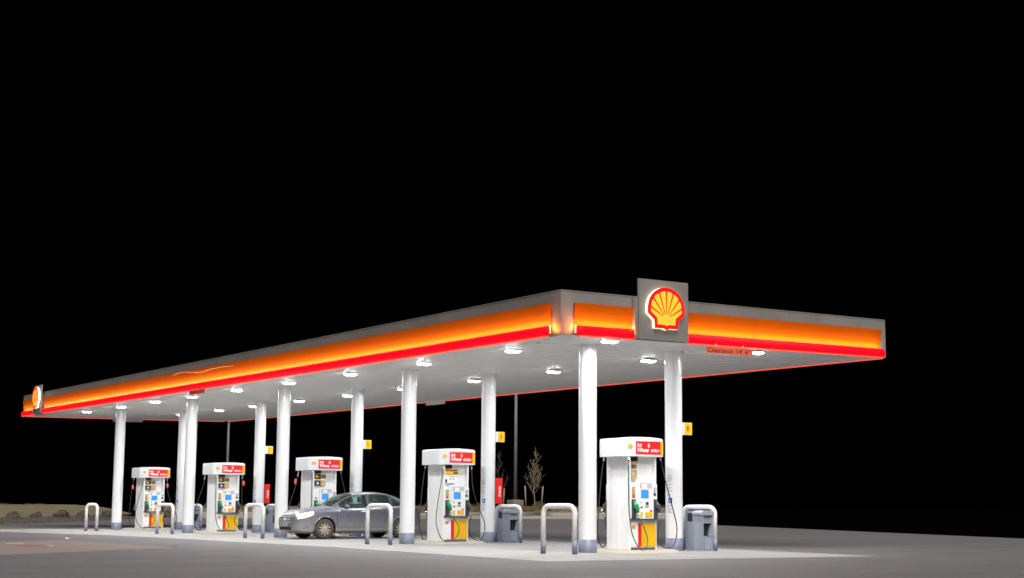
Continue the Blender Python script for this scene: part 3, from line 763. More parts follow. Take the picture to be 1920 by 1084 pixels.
def pump(x, y, label, style, k_):
    t = thing('fuel_pump', label, 'fuel pump', (x, y, .06), group='fuel pumps on the islands')
    t.scale = (k_, k_, 1)
    S = lambda k, mk: shared(k, mk, t)
    # lower cabinet and end panels
    S('plinth', lambda: MB().box(-HX+.02, HX-.01, -HY+.03, HY-.03, 0, .07).build('plinth', BAND, t))
    def body():
        m = MB(); m.bbox(-HX+.012, HX-.012, -HY+.012, HY-.012, .05, .70, .008)
        m.bbox(-HX+.02, HX-.02, -HY+.13, HY-.13, .70, 2.16, .01); return m.build('cabinet', PLAST, t)
    S('cabinet', body)
    def endp(sg):
        m = MB(); q = []
        x_ = sg*HX
        prof = [(-HY, x_-sg*.05), (-HY, x_-sg*.012), (-HY+.015, x_), (-.10, x_+sg*.012), (-.095, x_+sg*.018), (.095, x_+sg*.018), (.10, x_+sg*.012), (HY-.015, x_), (HY, x_-sg*.012), (HY, x_-sg*.05)]
        m.prism([(b_, a_) for a_, b_ in prof], .004, 2.155); return m.build('end_panel', PLAST, t)
    S('endL', lambda: endp(-1)); S('endR', lambda: endp(1))
    # both service faces are alike; the far one is a turned copy of the near one
    for face in ('front', 'rear'):
        sg = -1 if face == 'front' else 1
        T = (lambda u, v, w: (u, -w, v)) if face == 'front' else (lambda u, v, w: (-u, w, v))
        def P_(u0, u1, v0, v1, w0, w1, name, m, parent=None, key=None, r=None):
            def mk():
                mb = MB()
                if r: mb.bbox(u0, u1, v0, v1, w0, w1, r, 2)
                else: mb.box(u0, u1, v0, v1, w0, w1)
                mb.xf(lambda p: T(p.x, p.y, p.z)); return mb.build(name, m, parent or t)
            k = (face, key or name, u0, v0)
            if k in PUMP: return reuse(PUMP[k], parent or t)
            PUMP[k] = mk(); return PUMP[k]
        dW = P_(-.375, -.15, .075, .66, HY-.012, HY+.004, 'lower_door', PLAST)
        P_(-.15, -.055, .075, .60, HY-.012, HY+.006, 'red_stripe', REDP)
        P_(-.055, .365, .075, .60, HY-.012, HY+.006, 'yellow_panel', YELP)
        P_(-.36, .365, .605, .68, HY-.012, HY+.002, 'grey_trim', LGREY)
        if (face, 'logo') in PUMP:
            e0 = PUMP[(face, 'logo')]; e = reuse(e0, dW)
            for ch in list(e0.children): reuse(ch, e)
        else:
            PUMP[(face, 'logo')] = emblem(dW, .105, lambda u, v, d: T(u-.28, v+.525, HY+.004+d), (YELP, REDP, YELP, REDP), .003, .001)
        # console: arched centre, two shoulders, two nozzle boots
        def console():
            m = MB(); C_ = [(-.185, .715), (.245, .715)]
            top = [(.245-.03*0, 1.50)]+[(.03+.215*math.cos(R(a_)), 1.52+.09*math.sin(R(a_))) for a_ in range(0, 181, 15)]+[(-.185, 1.50)]
            m.prism(C_+top, HY-.14, HY+.075, T); return m.build('console', PLAST, t)
        co = PUMP.get((face, 'console'))
        if co is None: co = PUMP[(face, 'console')] = console()
        else: co = reuse(co, t)
        P_(-.39, -.185, .715, 1.53, HY-.14, HY+.03, 'side_module', PLAST, r=.012)
        P_(.245, .39, .715, 1.51, HY-.14, HY+.03, 'side_module', PLAST, r=.012)
        P_(-.385, .385, .695, .716, HY-.1, HY+.085, 'shelf_edge', DGREY)
        P_(-.115, .10, 1.185, 1.375, HY+.07, HY+.079, 'screen', SCREEN, co)
        P_(-.135, .12, 1.165, 1.395, HY+.07, HY+.0765, 'screen_bezel', HOODW, co)
        P_(-.15, .20, 1.41, 1.53, HY+.07, HY+.077, 'display', LGREY, co)
        P_(-.09, .06, 1.41, 1.51, HY+.07, HY+.0805, 'paper_note', TXTW, co)
        P_(.02, .10, 1.03, 1.10, HY+.07, HY+.08, 'card_reader', DGREY, co)
        P_(.0, .11, .965, 1.015, HY+.07, HY+.078, 'receipt_slot', TANP, co)
        P_(-.13, -.07, .955, .995, HY+.07, HY+.078, 'small_decal', DKP, co)
        P_(-.13, -.09, 1.06, 1.13, HY+.07, HY+.078, 'small_decal', LGREY, co, 'sd2')
        def btn(u, mcol, key):
            b_ = P_(u-.032, u+.032, .755, .865, HY+.07, HY+.09, 'grade_button', YELP, co, key, r=.012)
            P_(u-.028, u+.028, .872, .915, HY+.07, HY+.082, 'price_display', mcol, co, key+'d'); return b_
        btn(-.105, TXTW, 'b1'); btn(.03, TXTW, 'b2'); btn(.10, TXTW, 'b3'); btn(.17, REDP, 'b4')
        P_(-.345, -.245, 1.19, 1.45, HY+.025, HY+.034, 'leaflet', TANP if style != 3 else PLAST, key='leaf'+('p' if style == 3 else ''))
        P_(-.325, -.265, 1.20, 1.26, HY+.03, HY+.037, 'red_decal', REDP)
        P_(.275, .35, 1.24, 1.31, HY+.025, HY+.034, 'square_decal', DKP)
        P_(.275, .37, 1.36, 1.44, HY+.025, HY+.033, 'notice_decal', LGREY)
        P_(.29, .33, 1.325, 1.35, HY+.025, HY+.033, 'notice_decal', BLUE, key='nd2')
        for u0, u1 in ((-.355, -.225), (.275, .395)):
            P_(u0, u1, .72, 1.16, HY+.0, HY+.045, 'nozzle_boot', DGREY, key='boot', r=.01)
        # poster frames above the console
        if style == 1:
            pf = P_(-.345, -.135, 1.63, 2.03, HY-.12, HY-.05, 'poster', TANP, key='p1')
            P_(-.29, -.245, 1.88, 1.96, HY-.05, HY-.044, 'dark_square', DKP, pf, 'p1a'); P_(-.225, -.18, 1.88, 1.96, HY-.05, HY-.044, 'dark_square', DKP, pf, 'p1b')
            P_(-.355, -.13, 1.835, 1.85, HY-.05, HY-.04, 'white_rail', TXTW, pf, 'p1c')
            P_(-.27, -.21, 1.72, 1.79, HY-.05, HY-.045, 'grey_square', LGREY, pf, 'p1d')
        elif style == 2:
            pf = P_(-.345, .03, 1.63, 1.86, HY-.12, HY-.05, 'poster', TXTW, key='p2')
            P_(-.33, -.26, 1.645, 1.74, HY-.05, HY-.045, 'dark_square', DKP, pf, 'p2a'); P_(-.18, -.13, 1.72, 1.77, HY-.05, HY-.045, 'grey_square', LGREY, pf, 'p2b'); P_(-.09, -.04, 1.72, 1.77, HY-.05, HY-.045, 'grey_square', LGREY, pf, 'p2c')
            P_(-.2, -.04, 1.80, 1.82, HY-.05, HY-.045, 'text_line', TXTG, pf, 'p2d')
            py_ = P_(-.33, .08, 1.875, 2.02, HY-.12, HY-.04, 'yellow_poster', YELP, key='p2y')
            P_(-.31, .05, 1.965, 1.99, HY-.04, HY-.036, 'text_line', TXTD, py_, 'p2e'); P_(-.06, .0, 1.885, 1.945, HY-.04, HY-.036, 'dark_square', DKP, py_, 'p2f'); P_(.015, .065, 1.885, 1.945, HY-.04, HY-.036, 'dark_square', DKP, py_, 'p2g')
        else:
            pf = P_(-.345, .06, 1.63, 2.03, HY-.12, HY-.055, 'poster', TANP, key='p3')
            P_(-.34, -.11, 1.64, 1.81, HY-.055, HY-.048, 'dark_picture', DKP, pf, 'p3a'); P_(-.34, -.11, 1.86, 2.02, HY-.055, HY-.048, 'dark_picture', DKP, pf, 'p3b')
            P_(-.07, -.02, 1.90, 1.98, HY-.055, HY-.048, 'dark_square', DKP, pf, 'p3c'); P_(-.0, .05, 1.90, 1.98, HY-.055, HY-.048, 'dark_square', DKP, pf, 'p3d')
            P_(-.35, .065, 1.825, 1.845, HY-.055, HY-.045, 'white_rail', TXTW, pf, 'p3e'); P_(-.24, -.19, 1.69, 1.75, HY-.048, HY-.044, 'light_square', TXTW, pf, 'p3f')
            P_(-.28, -.20, 1.91, 1.98, HY-.048, HY-.044, 'emblem_square', YELP, pf, 'p3g'); P_(-.03, .01, 1.68, 1.74, HY-.055, HY-.048, 'grey_square', LGREY, pf, 'p3h')
        P_(-.33, -.10, 2.045, 2.15, HY-.13, HY-.06, 'dark_gap', BLACK)
        # nozzles with bodies of their own
        for u, mcol, key in ((-.285, GREENN, 'ng'), (.345, DGREY, 'nk')):
            if (face, key) in PUMP:
                n0 = PUMP[(face, key)]; nz = reuse(n0, t)
                for ch in list(n0.children): reuse(ch, nz)
            else:
                m = MB(); m.tube([T(u+.01, 1.12, HY+.02), T(u+.02, 1.03, HY+.07), T(u+.035, .94, HY+.11), T(u+.05, .86, HY+.10)], [.03, .048, .045, .026], 10)
                m.bbox(u-.02, u+.065, .955, 1.035, HY+.045, HY+.135, .02).v[-1]
                k_ = len(m.v)
                m2 = MB(); m2.tube([T(u+.01, 1.12, HY+.02), T(u+.02, 1.03, HY+.07), T(u+.035, .94, HY+.11), T(u+.05, .86, HY+.10)], [.03, .05, .046, .027], 10)
                q = MB().bbox(u-.03, u+.07, .95, 1.05, HY+.04, HY+.14, .025).xf(lambda p: T(p.x, p.y, p.z)); i_ = len(m2.v)
                m2.v += q.v; m2.f += [tuple(e+i_ for e in f_) for f_ in q.f]; m2.sm += q.sm
                nz = m2.build('nozzle', mcol, t); PUMP[(face, key)] = nz
                MB().tube([T(u+.05, .86, HY+.10), T(u+.06, .80, HY+.11), T(u+.065, .755, HY+.12)], .014, 8).build('swivel', CHROME, nz)
                lv = MB().tube(arc_hose([T(u+.03, 1.0, HY+.15), T(u+.06, .94, HY+.17), T(u+.07, .87, HY+.13)], 5), .007, 6).build('lever', CHROME, nz)
    # hood
    plan = hood_plan(HW, HD, BOW)
    def hood():
        m = MB(); n = len(plan); z0, z1 = 2.15, 2.565
        rings = [(1, z0), (1, z1-.02), (.985, z1-.004), (.94, z1+.012)]
        for s_, z in rings: m.v += [(x_*s_, y_*s_, z+(.022*(1-(x_/HW)**2) if z > z0+.1 else 0)) for x_, y_ in plan]
        for k in range(len(rings)-1):
            for q in range(n): m.f.append((k*n+q, k*n+(q+1) % n, (k+1)*n+(q+1) % n, (k+1)*n+q)); m.sm.append(k > 0)
        m.f.append(tuple(reversed(range(n)))); m.f.append(tuple((len(rings)-1)*n+q for q in range(n))); m.sm += [False, False]
        return m.build('hood', HOODW, t)
    hd = S('hood', hood)
    def decals(face):
        sg = -1 if face == 'front' else 1
        F = lambda u, v, d: (u, front_y(u)-d, v) if face == 'front' else (-u, -front_y(u)+d, v)
        def band(u0, u1, v0, v1, d, name, m, parent):
            mb = MB(); n = 8
            for k in range(n):
                a_, b_ = u0+(u1-u0)*k/n, u0+(u1-u0)*(k+1)/n; mb.quad(F(a_, v0, d), F(b_, v0, d), F(b_, v1, d), F(a_, v1, d), True)
            return mb.build(name, m, parent, fixn=False)
        rp = band(-.255, .475, 2.20, 2.50, .003, 'red_panel', REDP, hd)
        band(.477, .56, 2.20, 2.50, .003, 'yellow_strip', YELP, hd)
        text_mb('Shell', .13, .085, lambda u, v, d: F(u-.155, v+2.415, .004), bold=.02).build('lettering', TXTW, rp, fixn=False)
        text_mb('V-Power', .34, .105, lambda u, v, d: F(u-.045, v+2.30, .004), bold=.045, shear=.12).build('lettering', TXTW, rp, fixn=False)
        text_mb('NITRO+', .27, .075, lambda u, v, d: F(u+.31, v+2.29, .004), bold=.035, shear=.12).build('lettering', TXTW, rp, fixn=False)
        dp = MB(); N_ = 14
        ring = [(.033*math.cos(R(a_)), .045*math.sin(R(a_))) for a_ in range(0, 360, 360//N_)]
        for k in range(len(ring)):
            a_, b_ = ring[k], ring[(k+1) % len(ring)]
            dp.quad(F(.115+a_[0], 2.405+a_[1], .004), F(.115+b_[0], 2.405+b_[1], .004), F(.115+b_[0]*.45, 2.405+b_[1]*.5, .004), F(.115+a_[0]*.45, 2.405+a_[1]*.5, .004))
        dp.build('drop_symbol', TXTW, rp, fixn=False)
        e = emblem(hd, .125, lambda u, v, d: F(u-.405, v+2.375, d), (YELP, BROWNR, YELP, YELP), .002, .0012)
        return rp
    if 'hood_decals' not in PUMP:
        decals('front'); decals('rear'); PUMP['hood_decals'] = hd
    else:
        for ch in PUMP['hood_decals'].children:
            c1 = reuse(ch, hd)
            for g_ in ch.children: reuse(g_, c1)
    # hoses, two on each face, each loop hanging free from under the hood
    hoses = {1: [('green_hose', [(-.44, -.46, 2.13), (-.445, -.47, 1.6), (-.445, -.49, .9), (-.42, -.58, .35), (-.24, -.66, .01), (-.02, -.62, .16), (-.06, -.58, .45), (-.21, -.56, .73)], HOSEG),
                 ('black_hose', [(.54, -.40, 2.13), (.57, -.42, 1.95), (.68, -.46, 1.45), (.83, -.50, .9), (.90, -.54, .5), (.80, -.58, .15), (.56, -.60, .03), (.30, -.62, .18), (.30, -.60, .42), (.41, -.56, .72)], HOSEB)],
             2: [('green_hose', [(-.42, -.46, 2.13), (-.50, -.50, 1.7), (-.66, -.60, 1.1), (-.74, -.66, .55), (-.62, -.68, .15), (-.42, -.68, .01), (-.10, -.64, .13), (.0, -.60, .40), (-.21, -.56, .73)], HOSEG),
                 ('black_hose', [(.50, -.40, 2.13), (.50, -.42, 1.8), (.55, -.44, 1.4), (.68, -.46, 1.0), (.86, -.50, .55), (.83, -.54, .2), (.62, -.58, .03), (.38, -.60, .15), (.32, -.60, .40), (.41, -.56, .72)], HOSEB)]}
    hs_ = hoses[2 if style in (2, 5) else 1] if style != 4 else [hoses[1][0], ('black_hose', [(.52, -.40, 2.13), (.50, -.42, 1.7), (.50, -.44, 1.2), (.55, -.46, .8), (.60, -.5, .3), (.50, -.58, .04), (.30, -.60, .2), (.20, -.60, .45), (.41, -.56, .72)], HOSEB)]
    for nm, pts, m in hs_:
        P = arc_hose(pts)
        MB().tube(P, .013, 8).build(nm, m, t)
        MB().tube([pts[0], Vector(pts[0])+(Vector(pts[1])-Vector(pts[0]))*.32], .02, 8).build('hose_swivel', CHROME, t)
    back_pts = [(-.52, .36, 2.13), (-.54, .38, 1.95), (-.58, .42, 1.45), (-.60, .46, .9), (-.60, .50, .4), (-.44, .56, .05), (-.25, .58, .2), (-.30, .56, .5), (-.345, .56, .75)]
    if style in (3, 4): back_pts = [(-.52, .36, 2.13), (-.58, .38, 1.7), (-.74, .42, 1.1), (-.82, .46, .6), (-.74, .52, .15), (-.55, .56, .03), (-.36, .58, .15), (-.30, .56, .5), (-.345, .56, .75)]
    MB().tube(arc_hose(back_pts), .013, 8).build('black_hose', HOSEB, t)
    MB().tube([back_pts[0], Vector(back_pts[0])+(Vector(back_pts[1])-Vector(back_pts[0]))*.4], .02, 8).build('hose_swivel', CHROME, t)
    MB().tube(arc_hose([(.44, .46, 2.13), (.445, .47, 1.5), (.445, .52, .8), (.36, .6, .2), (.16, .63, .05), (.02, .6, .25), (.21, .56, .73)]), .013, 8).build('green_hose', HOSEG, t)
    tags = {3: [(-.60, .385, 1.78)], 4: [(.555, -.43, 1.82)], 5: [(.50, -.43, 1.82), (-.54, .385, 1.75)]}.get(style, [])
    for p in tags:
        b = bmesh.new(); bmesh.ops.create_uvsphere(b, u_segments=12, v_segments=8, radius=1)
        for v in b.verts: v.co = Vector((p[0]+v.co.x*.045, p[1]+v.co.y*.028, p[2]+v.co.z*.10))
        MB().add(b, True).build('hose_tag', mat('pink_red_plastic', (.75, .12, .09), .4), t)
    return t
pump(20.35, PY[0], 'fuel pump beside the number 1 column, nearest the camera', 1, 1.02)
pump(20.40, PY[1], 'fuel pump with yellow and white posters right of the car', 2, 1.04)
pump(20.38, PY[2], 'fuel pump standing behind the parked car', 3, 1.08)
pump(20.38, PY[3], 'fuel pump between the column behind the hoop and the number 7 column', 4, 1.12)
pump(20.45, PY[4], 'farthest fuel pump, beyond a hoop bollard crossing in front', 5, 1.15)
# raised islands
for i in range(5):
    cxi, cyi = (20.38, PY[i]); pts0, pts1 = [], []
    for k in range(28):
        a_ = 2*math.pi*k/28; ca, sa = math.cos(a_), math.sin(a_)
        ex = math.copysign(abs(ca)**.6, ca); ey = math.copysign(abs(sa)**.7, sa)
        pts0.append((cxi+ex*1.10, cyi+ey*.86)); pts1.append((cxi+ex*1.00, cyi+ey*.78))
    m = MB(); n = 28
    m.v = [(x_, y_, .003) for x_, y_ in pts0]+[(x_, y_, .058) for x_, y_ in pts1]
    for k in range(n): m.f.append((k, (k+1) % n, n+(k+1) % n, n+k)); m.sm.append(False)
    m.f.append(tuple(n+k for k in range(n))); m.sm.append(False)
    struct(m.build('island_pavement', ISLM))

# ------------------------------------------------------------------ parked car
def lerp(a, b, t): return a+(b-a)*t
def curve(keys, x):
    if x <= keys[0][0]: return keys[0][1]
    if x >= keys[-1][0]: return keys[-1][1]
    for k in range(len(keys)-1):
        if keys[k][0] <= x <= keys[k+1][0]:
            x0, y0 = keys[k]; x1, y1 = keys[k+1]
            m0 = (y1-keys[k-1][1])/(x1-keys[k-1][0]) if k else (y1-y0)/(x1-x0)
            m1 = (keys[k+2][1]-y0)/(keys[k+2][0]-x0) if k+2 < len(keys) else (y1-y0)/(x1-x0)
            h = x1-x0; t = (x-x0)/h
            return (2*t**3-3*t**2+1)*y0+(t**3-2*t**2+t)*h*m0+(-2*t**3+3*t**2)*y1+(t**3-t**2)*h*m1
ZT = [(0, .72), (.06, .80), (.16, .875), (.35, .94), (.7, .985), (1.0, 1.01), (1.22, 1.035), (1.3, 1.055), (1.65, 1.265), (1.98, 1.425), (2.35, 1.485), (2.8, 1.50), (3.2, 1.465), (3.6, 1.36), (3.95, 1.20), (4.15, 1.14), (4.36, 1.11), (4.43, 1.05), (4.46, .96)]
ZB_ = [(0, .66), (.2, .76), (.55, .865), (1.1, .915), (1.6, .935), (2.5, .96), (3.4, 1.01), (4.0, 1.03), (4.3, 1.0), (4.46, .90)]
YM = [(0, .56), (.04, .64), (.12, .72), (.25, .79), (.5, .855), (.9, .88), (2.0, .885), (3.6, .88), (4.05, .86), (4.28, .79), (4.40, .70), (4.46, .58)]
ZL_ = [(0, .26), (.2, .19), (.6, .17), (1.5, .185), (3.5, .19), (4.1, .24), (4.36, .33), (4.46, .40)]
YC = [(1.2, .66), (1.6, .60), (2.0, .575), (2.8, .565), (3.4, .56), (3.9, .60), (4.3, .66)]
def sstep(v, a, b): t = max(0, min(1, (v-a)/(b-a))); return t*t*(3-2*t)
def csec(x):
    zt, zb, ym, zl, yc = curve(ZT, x), curve(ZB_, x), curve(YM, x), curve(ZL_, x), curve(YC, x)
    zb = min(zb, zt-.03); h = zt-zb; w_ = sstep(h, .13, .34)
    return [(0, zl), (ym-.2, zl), (ym-.05, zl+.05), (ym-.012, zl+.20), (ym, lerp(zl, zb, .62)), (ym-.018, zb-.06), (ym-.065, zb),
            (lerp(ym-.12, ym-.085, w_), zb+h*lerp(.28, .06, w_)), (lerp(ym-.24, yc+.035, w_), zb+h*lerp(.60, .74, w_)), (lerp(ym-.38, yc-.06, w_), zb+h*lerp(.80, .93, w_)),
            (lerp(ym*.38, yc*.5, w_), zb+h*lerp(.95, .99, w_)), (0, zt)]
def csurf(x, u):
    s = csec(x); k = min(int(u), 10); t = u-k
    p0, p1, p2, p3 = s[max(k-1, 0)], s[k], s[k+1], s[min(k+2, 11)]
    if k in (0, 1): return Vector((x, lerp(p1[0], p2[0], t), lerp(p1[1], p2[1], t)))
    f = lambda a, b, c_, d: .5*((2*b)+(c_-a)*t+(2*a-5*b+4*c_-d)*t*t+(3*b-a-3*c_+d)*t*t*t)
    return Vector((x, f(p0[0], p1[0], p2[0], p3[0]), f(p0[1], p1[1], p2[1], p3[1])))
CAR_L = 4.46; WX = (.95, 3.66); WR = .325
def carpaint():
    m = bpy.data.materials.new('grey_car_paint'); m.use_nodes = True; nt = m.node_tree; b = nt.nodes['Principled BSDF']
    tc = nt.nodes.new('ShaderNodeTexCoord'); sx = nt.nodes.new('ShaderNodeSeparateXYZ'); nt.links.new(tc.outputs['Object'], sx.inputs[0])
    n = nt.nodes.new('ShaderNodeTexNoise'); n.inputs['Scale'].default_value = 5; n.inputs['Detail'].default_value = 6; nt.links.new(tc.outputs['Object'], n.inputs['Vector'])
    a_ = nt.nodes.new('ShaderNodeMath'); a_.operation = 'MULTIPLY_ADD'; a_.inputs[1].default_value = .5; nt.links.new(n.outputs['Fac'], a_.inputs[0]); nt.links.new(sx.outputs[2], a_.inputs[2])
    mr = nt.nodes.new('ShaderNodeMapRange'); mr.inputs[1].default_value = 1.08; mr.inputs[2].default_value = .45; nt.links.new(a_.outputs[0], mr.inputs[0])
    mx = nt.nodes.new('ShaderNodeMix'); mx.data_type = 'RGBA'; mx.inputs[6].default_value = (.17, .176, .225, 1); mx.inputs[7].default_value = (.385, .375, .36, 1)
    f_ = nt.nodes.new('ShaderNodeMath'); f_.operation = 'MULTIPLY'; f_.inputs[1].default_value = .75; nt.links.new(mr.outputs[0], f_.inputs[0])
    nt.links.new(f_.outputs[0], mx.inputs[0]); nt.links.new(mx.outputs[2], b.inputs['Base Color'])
    b.inputs['Metallic'].default_value = .3; b.inputs['Roughness'].default_value = .33; b.inputs['Coat Weight'].default_value = .7; b.inputs['Coat Roughness'].default_value = .06
    return m
PAINT = carpaint()
def carglass():
    m = bpy.data.materials.new('tinted_glass'); m.use_nodes = True; nt = m.node_tree
    for n in list(nt.nodes):
        if n.type != 'OUTPUT_MATERIAL': nt.nodes.remove(n)
    out = [n for n in nt.nodes if n.type == 'OUTPUT_MATERIAL'][0]
    tr = nt.nodes.new('ShaderNodeBsdfTransparent'); tr.inputs[0].default_value = (.80, .97, .92, 1)
    gl = nt.nodes.new('ShaderNodeBsdfGlossy'); gl.inputs['Roughness'].default_value = .04; gl.inputs[0].default_value = (.72, 1, .92, 1)
    fr = nt.nodes.new('ShaderNodeFresnel'); fr.inputs[0].default_value = 1.55
    mx = nt.nodes.new('ShaderNodeMixShader'); mxx = nt.nodes.new('ShaderNodeMath'); mxx.operation = 'MAXIMUM'; mxx.inputs[1].default_value = .20; nt.links.new(fr.outputs[0], mxx.inputs[0]); nt.links.new(mxx.outputs[0], mx.inputs[0]); nt.links.new(tr.outputs[0], mx.inputs[1]); nt.links.new(gl.outputs[0], mx.inputs[2])
    nt.links.new(mx.outputs[0], out.inputs[0]); return m
GLASS = carglass()
DIRTT = mat('dusty_tyre', (.09, .078, .062), .85, var=.2, vscale=8)
RIMM = mat('dusty_alloy', (.62, .55, .44), .4, metal=.35, var=.12, vscale=14)
car = thing('parked_car', 'dusty dark grey four door saloon car with its headlights on, parked beside a pump', 'car', (18.47, 41.86, 0))
NXs = [CAR_L*k/150 for k in range(151)]
NUs = [11*k/88 for k in range(89)]
def classify(x, u, z, y):
    for cx in WX:
        if u < 5 and (x-cx)**2+(z-WR)**2 < .375**2 and u > 1.6: return None
    if 8.82 < u and 1.28 < x < 2.02: return 'windshield'
    if 9.25 < u and 3.40 < x < 4.02: return 'rear_window'
    if 7.03 < u < 8.38:
        zt = curve(ZT, x); 
        if 1.50 < x < 2.46: return 'sideA'
        if 2.56 < x < 3.30: return 'sideB'
        if 3.37 < x < 3.78 and u < 8.0-(x-3.37)*1.5: return 'sideC'
    return 'body'
parts = {}
for s_ in (-1, 1):
    for i in range(150):
        for j in range(88):
            xm = (NXs[i]+NXs[i+1])/2; um = (NUs[j]+NUs[j+1])/2; pm = csurf(xm, um)
            k = classify(xm, um, pm.z, pm.y)
            if k is None: continue
            if k.startswith('side'): k += str(s_)
            mb = parts.setdefault(k, MB())
            q = [csurf(NXs[a_], NUs[b_]) for a_, b_ in ((i, j), (i+1, j), (i+1, j+1), (i, j+1))]
            q = [(p.x, p.y*s_, p.z) for p in q]
            mb.quad(*q, True)
    # nose and tail closures
    for xe in (0, CAR_L):
        for j in range(88):
            a_, b_ = csurf(xe, NUs[j]), csurf(xe, NUs[j+1])
            parts['body'].poly([(xe, 0, a_.z), (xe, a_.y*s_, a_.z), (xe, b_.y*s_, b_.z), (xe, 0, b_.z)], True)
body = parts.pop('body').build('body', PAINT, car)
for k, mb in parts.items():
    mb.build('side_window' if k.startswith('side') else k, GLASS, car)
inner = MB(); inner.bbox(1.25, 4.2, -.70, .70, .25, .62, .05)
inner.bbox(1.32, 1.75, -.68, .68, .78, .98, .06)
for yy in (-.36, .36):
    inner.bbox(2.25, 2.45, yy-.24, yy+.24, .60, 1.12, .06); inner.bbox(2.33, 2.43, yy-.12, yy+.12, 1.15, 1.33, .04); inner.bbox(1.95, 2.4, yy-.24, yy+.24, .55, .70, .05)
inner.bbox(3.2, 3.4, -.62, .62, .60, 1.12, .06); inner.bbox(2.95, 3.4, -.62, .62, .55, .70, .05)
inner.tube([(1.78+.07*math.cos(R(a_)), -.36+.17*math.sin(R(a_)), .98+.16*math.cos(R(a_))) for a_ in range(0, 361, 20)], .014, 6)
inner.build('interior', mat('dark_interior', (.07, .07, .07), .8), car)
# wheels
for cx in WX:
    for s_ in (-1, 1):
        wz = bpy.data.objects.new('wheel', None)
        yo = s_*.865
        ty = MB().lathe([(.20, 0), (.225, .0), (.285, .004), (.315, .022), (WR, .05), (WR, .17), (.31, .2), (.2, .21)], (cx, 0, WR), 40, 'Y')
        ty.xf(lambda p: (p.x, yo-s_*(p.y), p.z)); wheel = ty.build('wheel', DIRTT, car, fixn=False)
        rm = MB().lathe([(.205, .012), (.215, .004), (.222, .012), (.205, .05), (.19, .10)], (cx, 0, WR), 40, 'Y')
        for k in range(10):
            a_ = 2*math.pi*(k+.5)/10; d = Vector((math.cos(a_), math.sin(a_))); n_ = Vector((-d.y, d.x))
            i_ = len(rm.v)
            for r_, wd, yy in ((.045, .022, .014), (.21, .026, .022)):
                for sg, y2 in ((-1, 0), (1, 0), (1, .03), (-1, .03)):
                    p = d*r_+n_*wd*sg; rm.v.append((cx+p.x, yy+y2, WR+p.y))
            for q in ((0, 1, 5, 4), (1, 2, 6, 5), (3, 0, 4, 7)): rm.f.append(tuple(i_+e for e in q)); rm.sm.append(False)
        rm.lathe([(.0, .006), (.035, .006), (.06, .014), (.062, .04)], (cx, 0, WR), 20, 'Y')
        rm.xf(lambda p: (p.x, yo-s_*(p.y), p.z)); rm.build('rim', RIMM, wheel, fixn=False)
        hb = MB().lathe([(0, .085), (.2, .085)], (cx, 0, WR), 24, 'Y').xf(lambda p: (p.x, yo-s_*p.y, p.z)); hb.build('brake_disc', BLACK, wheel, fixn=False)
        # arch lip and dark liner
        al = MB(); pts = []
        for k in range(23):
            a_ = R(-12+204*k/22); xx = cx+.378*math.cos(a_); zz = WR+.378*math.sin(a_)
            yy = None
            for u in [2+3.5*q/60 for q in range(61)]:
                p = csurf(xx, u)
                if p.z >= zz: yy = p.y; break
            pts.append((xx, s_*((yy or .86)+.004), zz))
        al.tube(pts, .022, 6); al.build('arch_lip', PAINT, car)
        li = MB(); 
        for k in range(20):
            a0, a1 = R(-20+220*k/20), R(-20+220*(k+1)/20); r_ = .385
            li.quad((cx+r_*math.cos(a0), s_*.855, WR+r_*math.sin(a0)), (cx+r_*math.cos(a1), s_*.855, WR+r_*math.sin(a1)), (cx+r_*math.cos(a1), s_*.5, WR+r_*math.sin(a1)), (cx+r_*math.cos(a0), s_*.5, WR+r_*math.sin(a0)))
        li.poly([(cx+.385*math.cos(R(-20+220*k/20)), s_*.5, WR+.385*math.sin(R(-20+220*k/20))) for k in range(21)])
        li.build('wheel_liner', BLACK, car, fixn=False)
# lamps, grille, plate, handles, mirrors, seams
HL = mat('headlamp_lit', (.9, .88, .8), .15, emit=(1, .84, .70), estr=1.3)
AMB = mat('headlamp_amber', (.7, .2, .05), .3, emit=(1, .45, .25), estr=.55)
TL = mat('tail_lamp', (.4, .01, .01), .2, emit=(1, .02, .02), estr=.4)
def patch(name, m, test, s_, off=.006, x0=0.0, x1=.9, xn=130, u0=3.0, u1=8.0, un=130):
    mb = MB()
    for i in range(xn):
        for j in range(un):
            xa, xb = x0+(x1-x0)*i/xn, x0+(x1-x0)*(i+1)/xn; ua, ub = u0+(u1-u0)*j/un, u0+(u1-u0)*(j+1)/un
            pm = csurf((xa+xb)/2, (ua+ub)/2)
            if not test(pm.x, pm.z, pm.y): continue
            du = (csurf(pm.x, (ua+ub)/2+.05)-csurf(pm.x, (ua+ub)/2-.05)); dx = csurf(pm.x+.02, (ua+ub)/2)-csurf(pm.x-.02, (ua+ub)/2)
            nn = dx.cross(du).normalized(); 
            if nn.y < 0: nn = -nn
            q = [csurf(a_, b_)+nn*off for a_, b_ in ((xa, ua), (xb, ua), (xb, ub), (xa, ub))]
            mb.quad(*[(p.x, p.y*s_, p.z) for p in q], True)
    return mb.build(name, m, car, smooth=True)
def hl_test(x, z, y): return .09 < x < .56 and z > .60+.24*x and z < .735+.24*x and z > .55+.50*(x-.12)
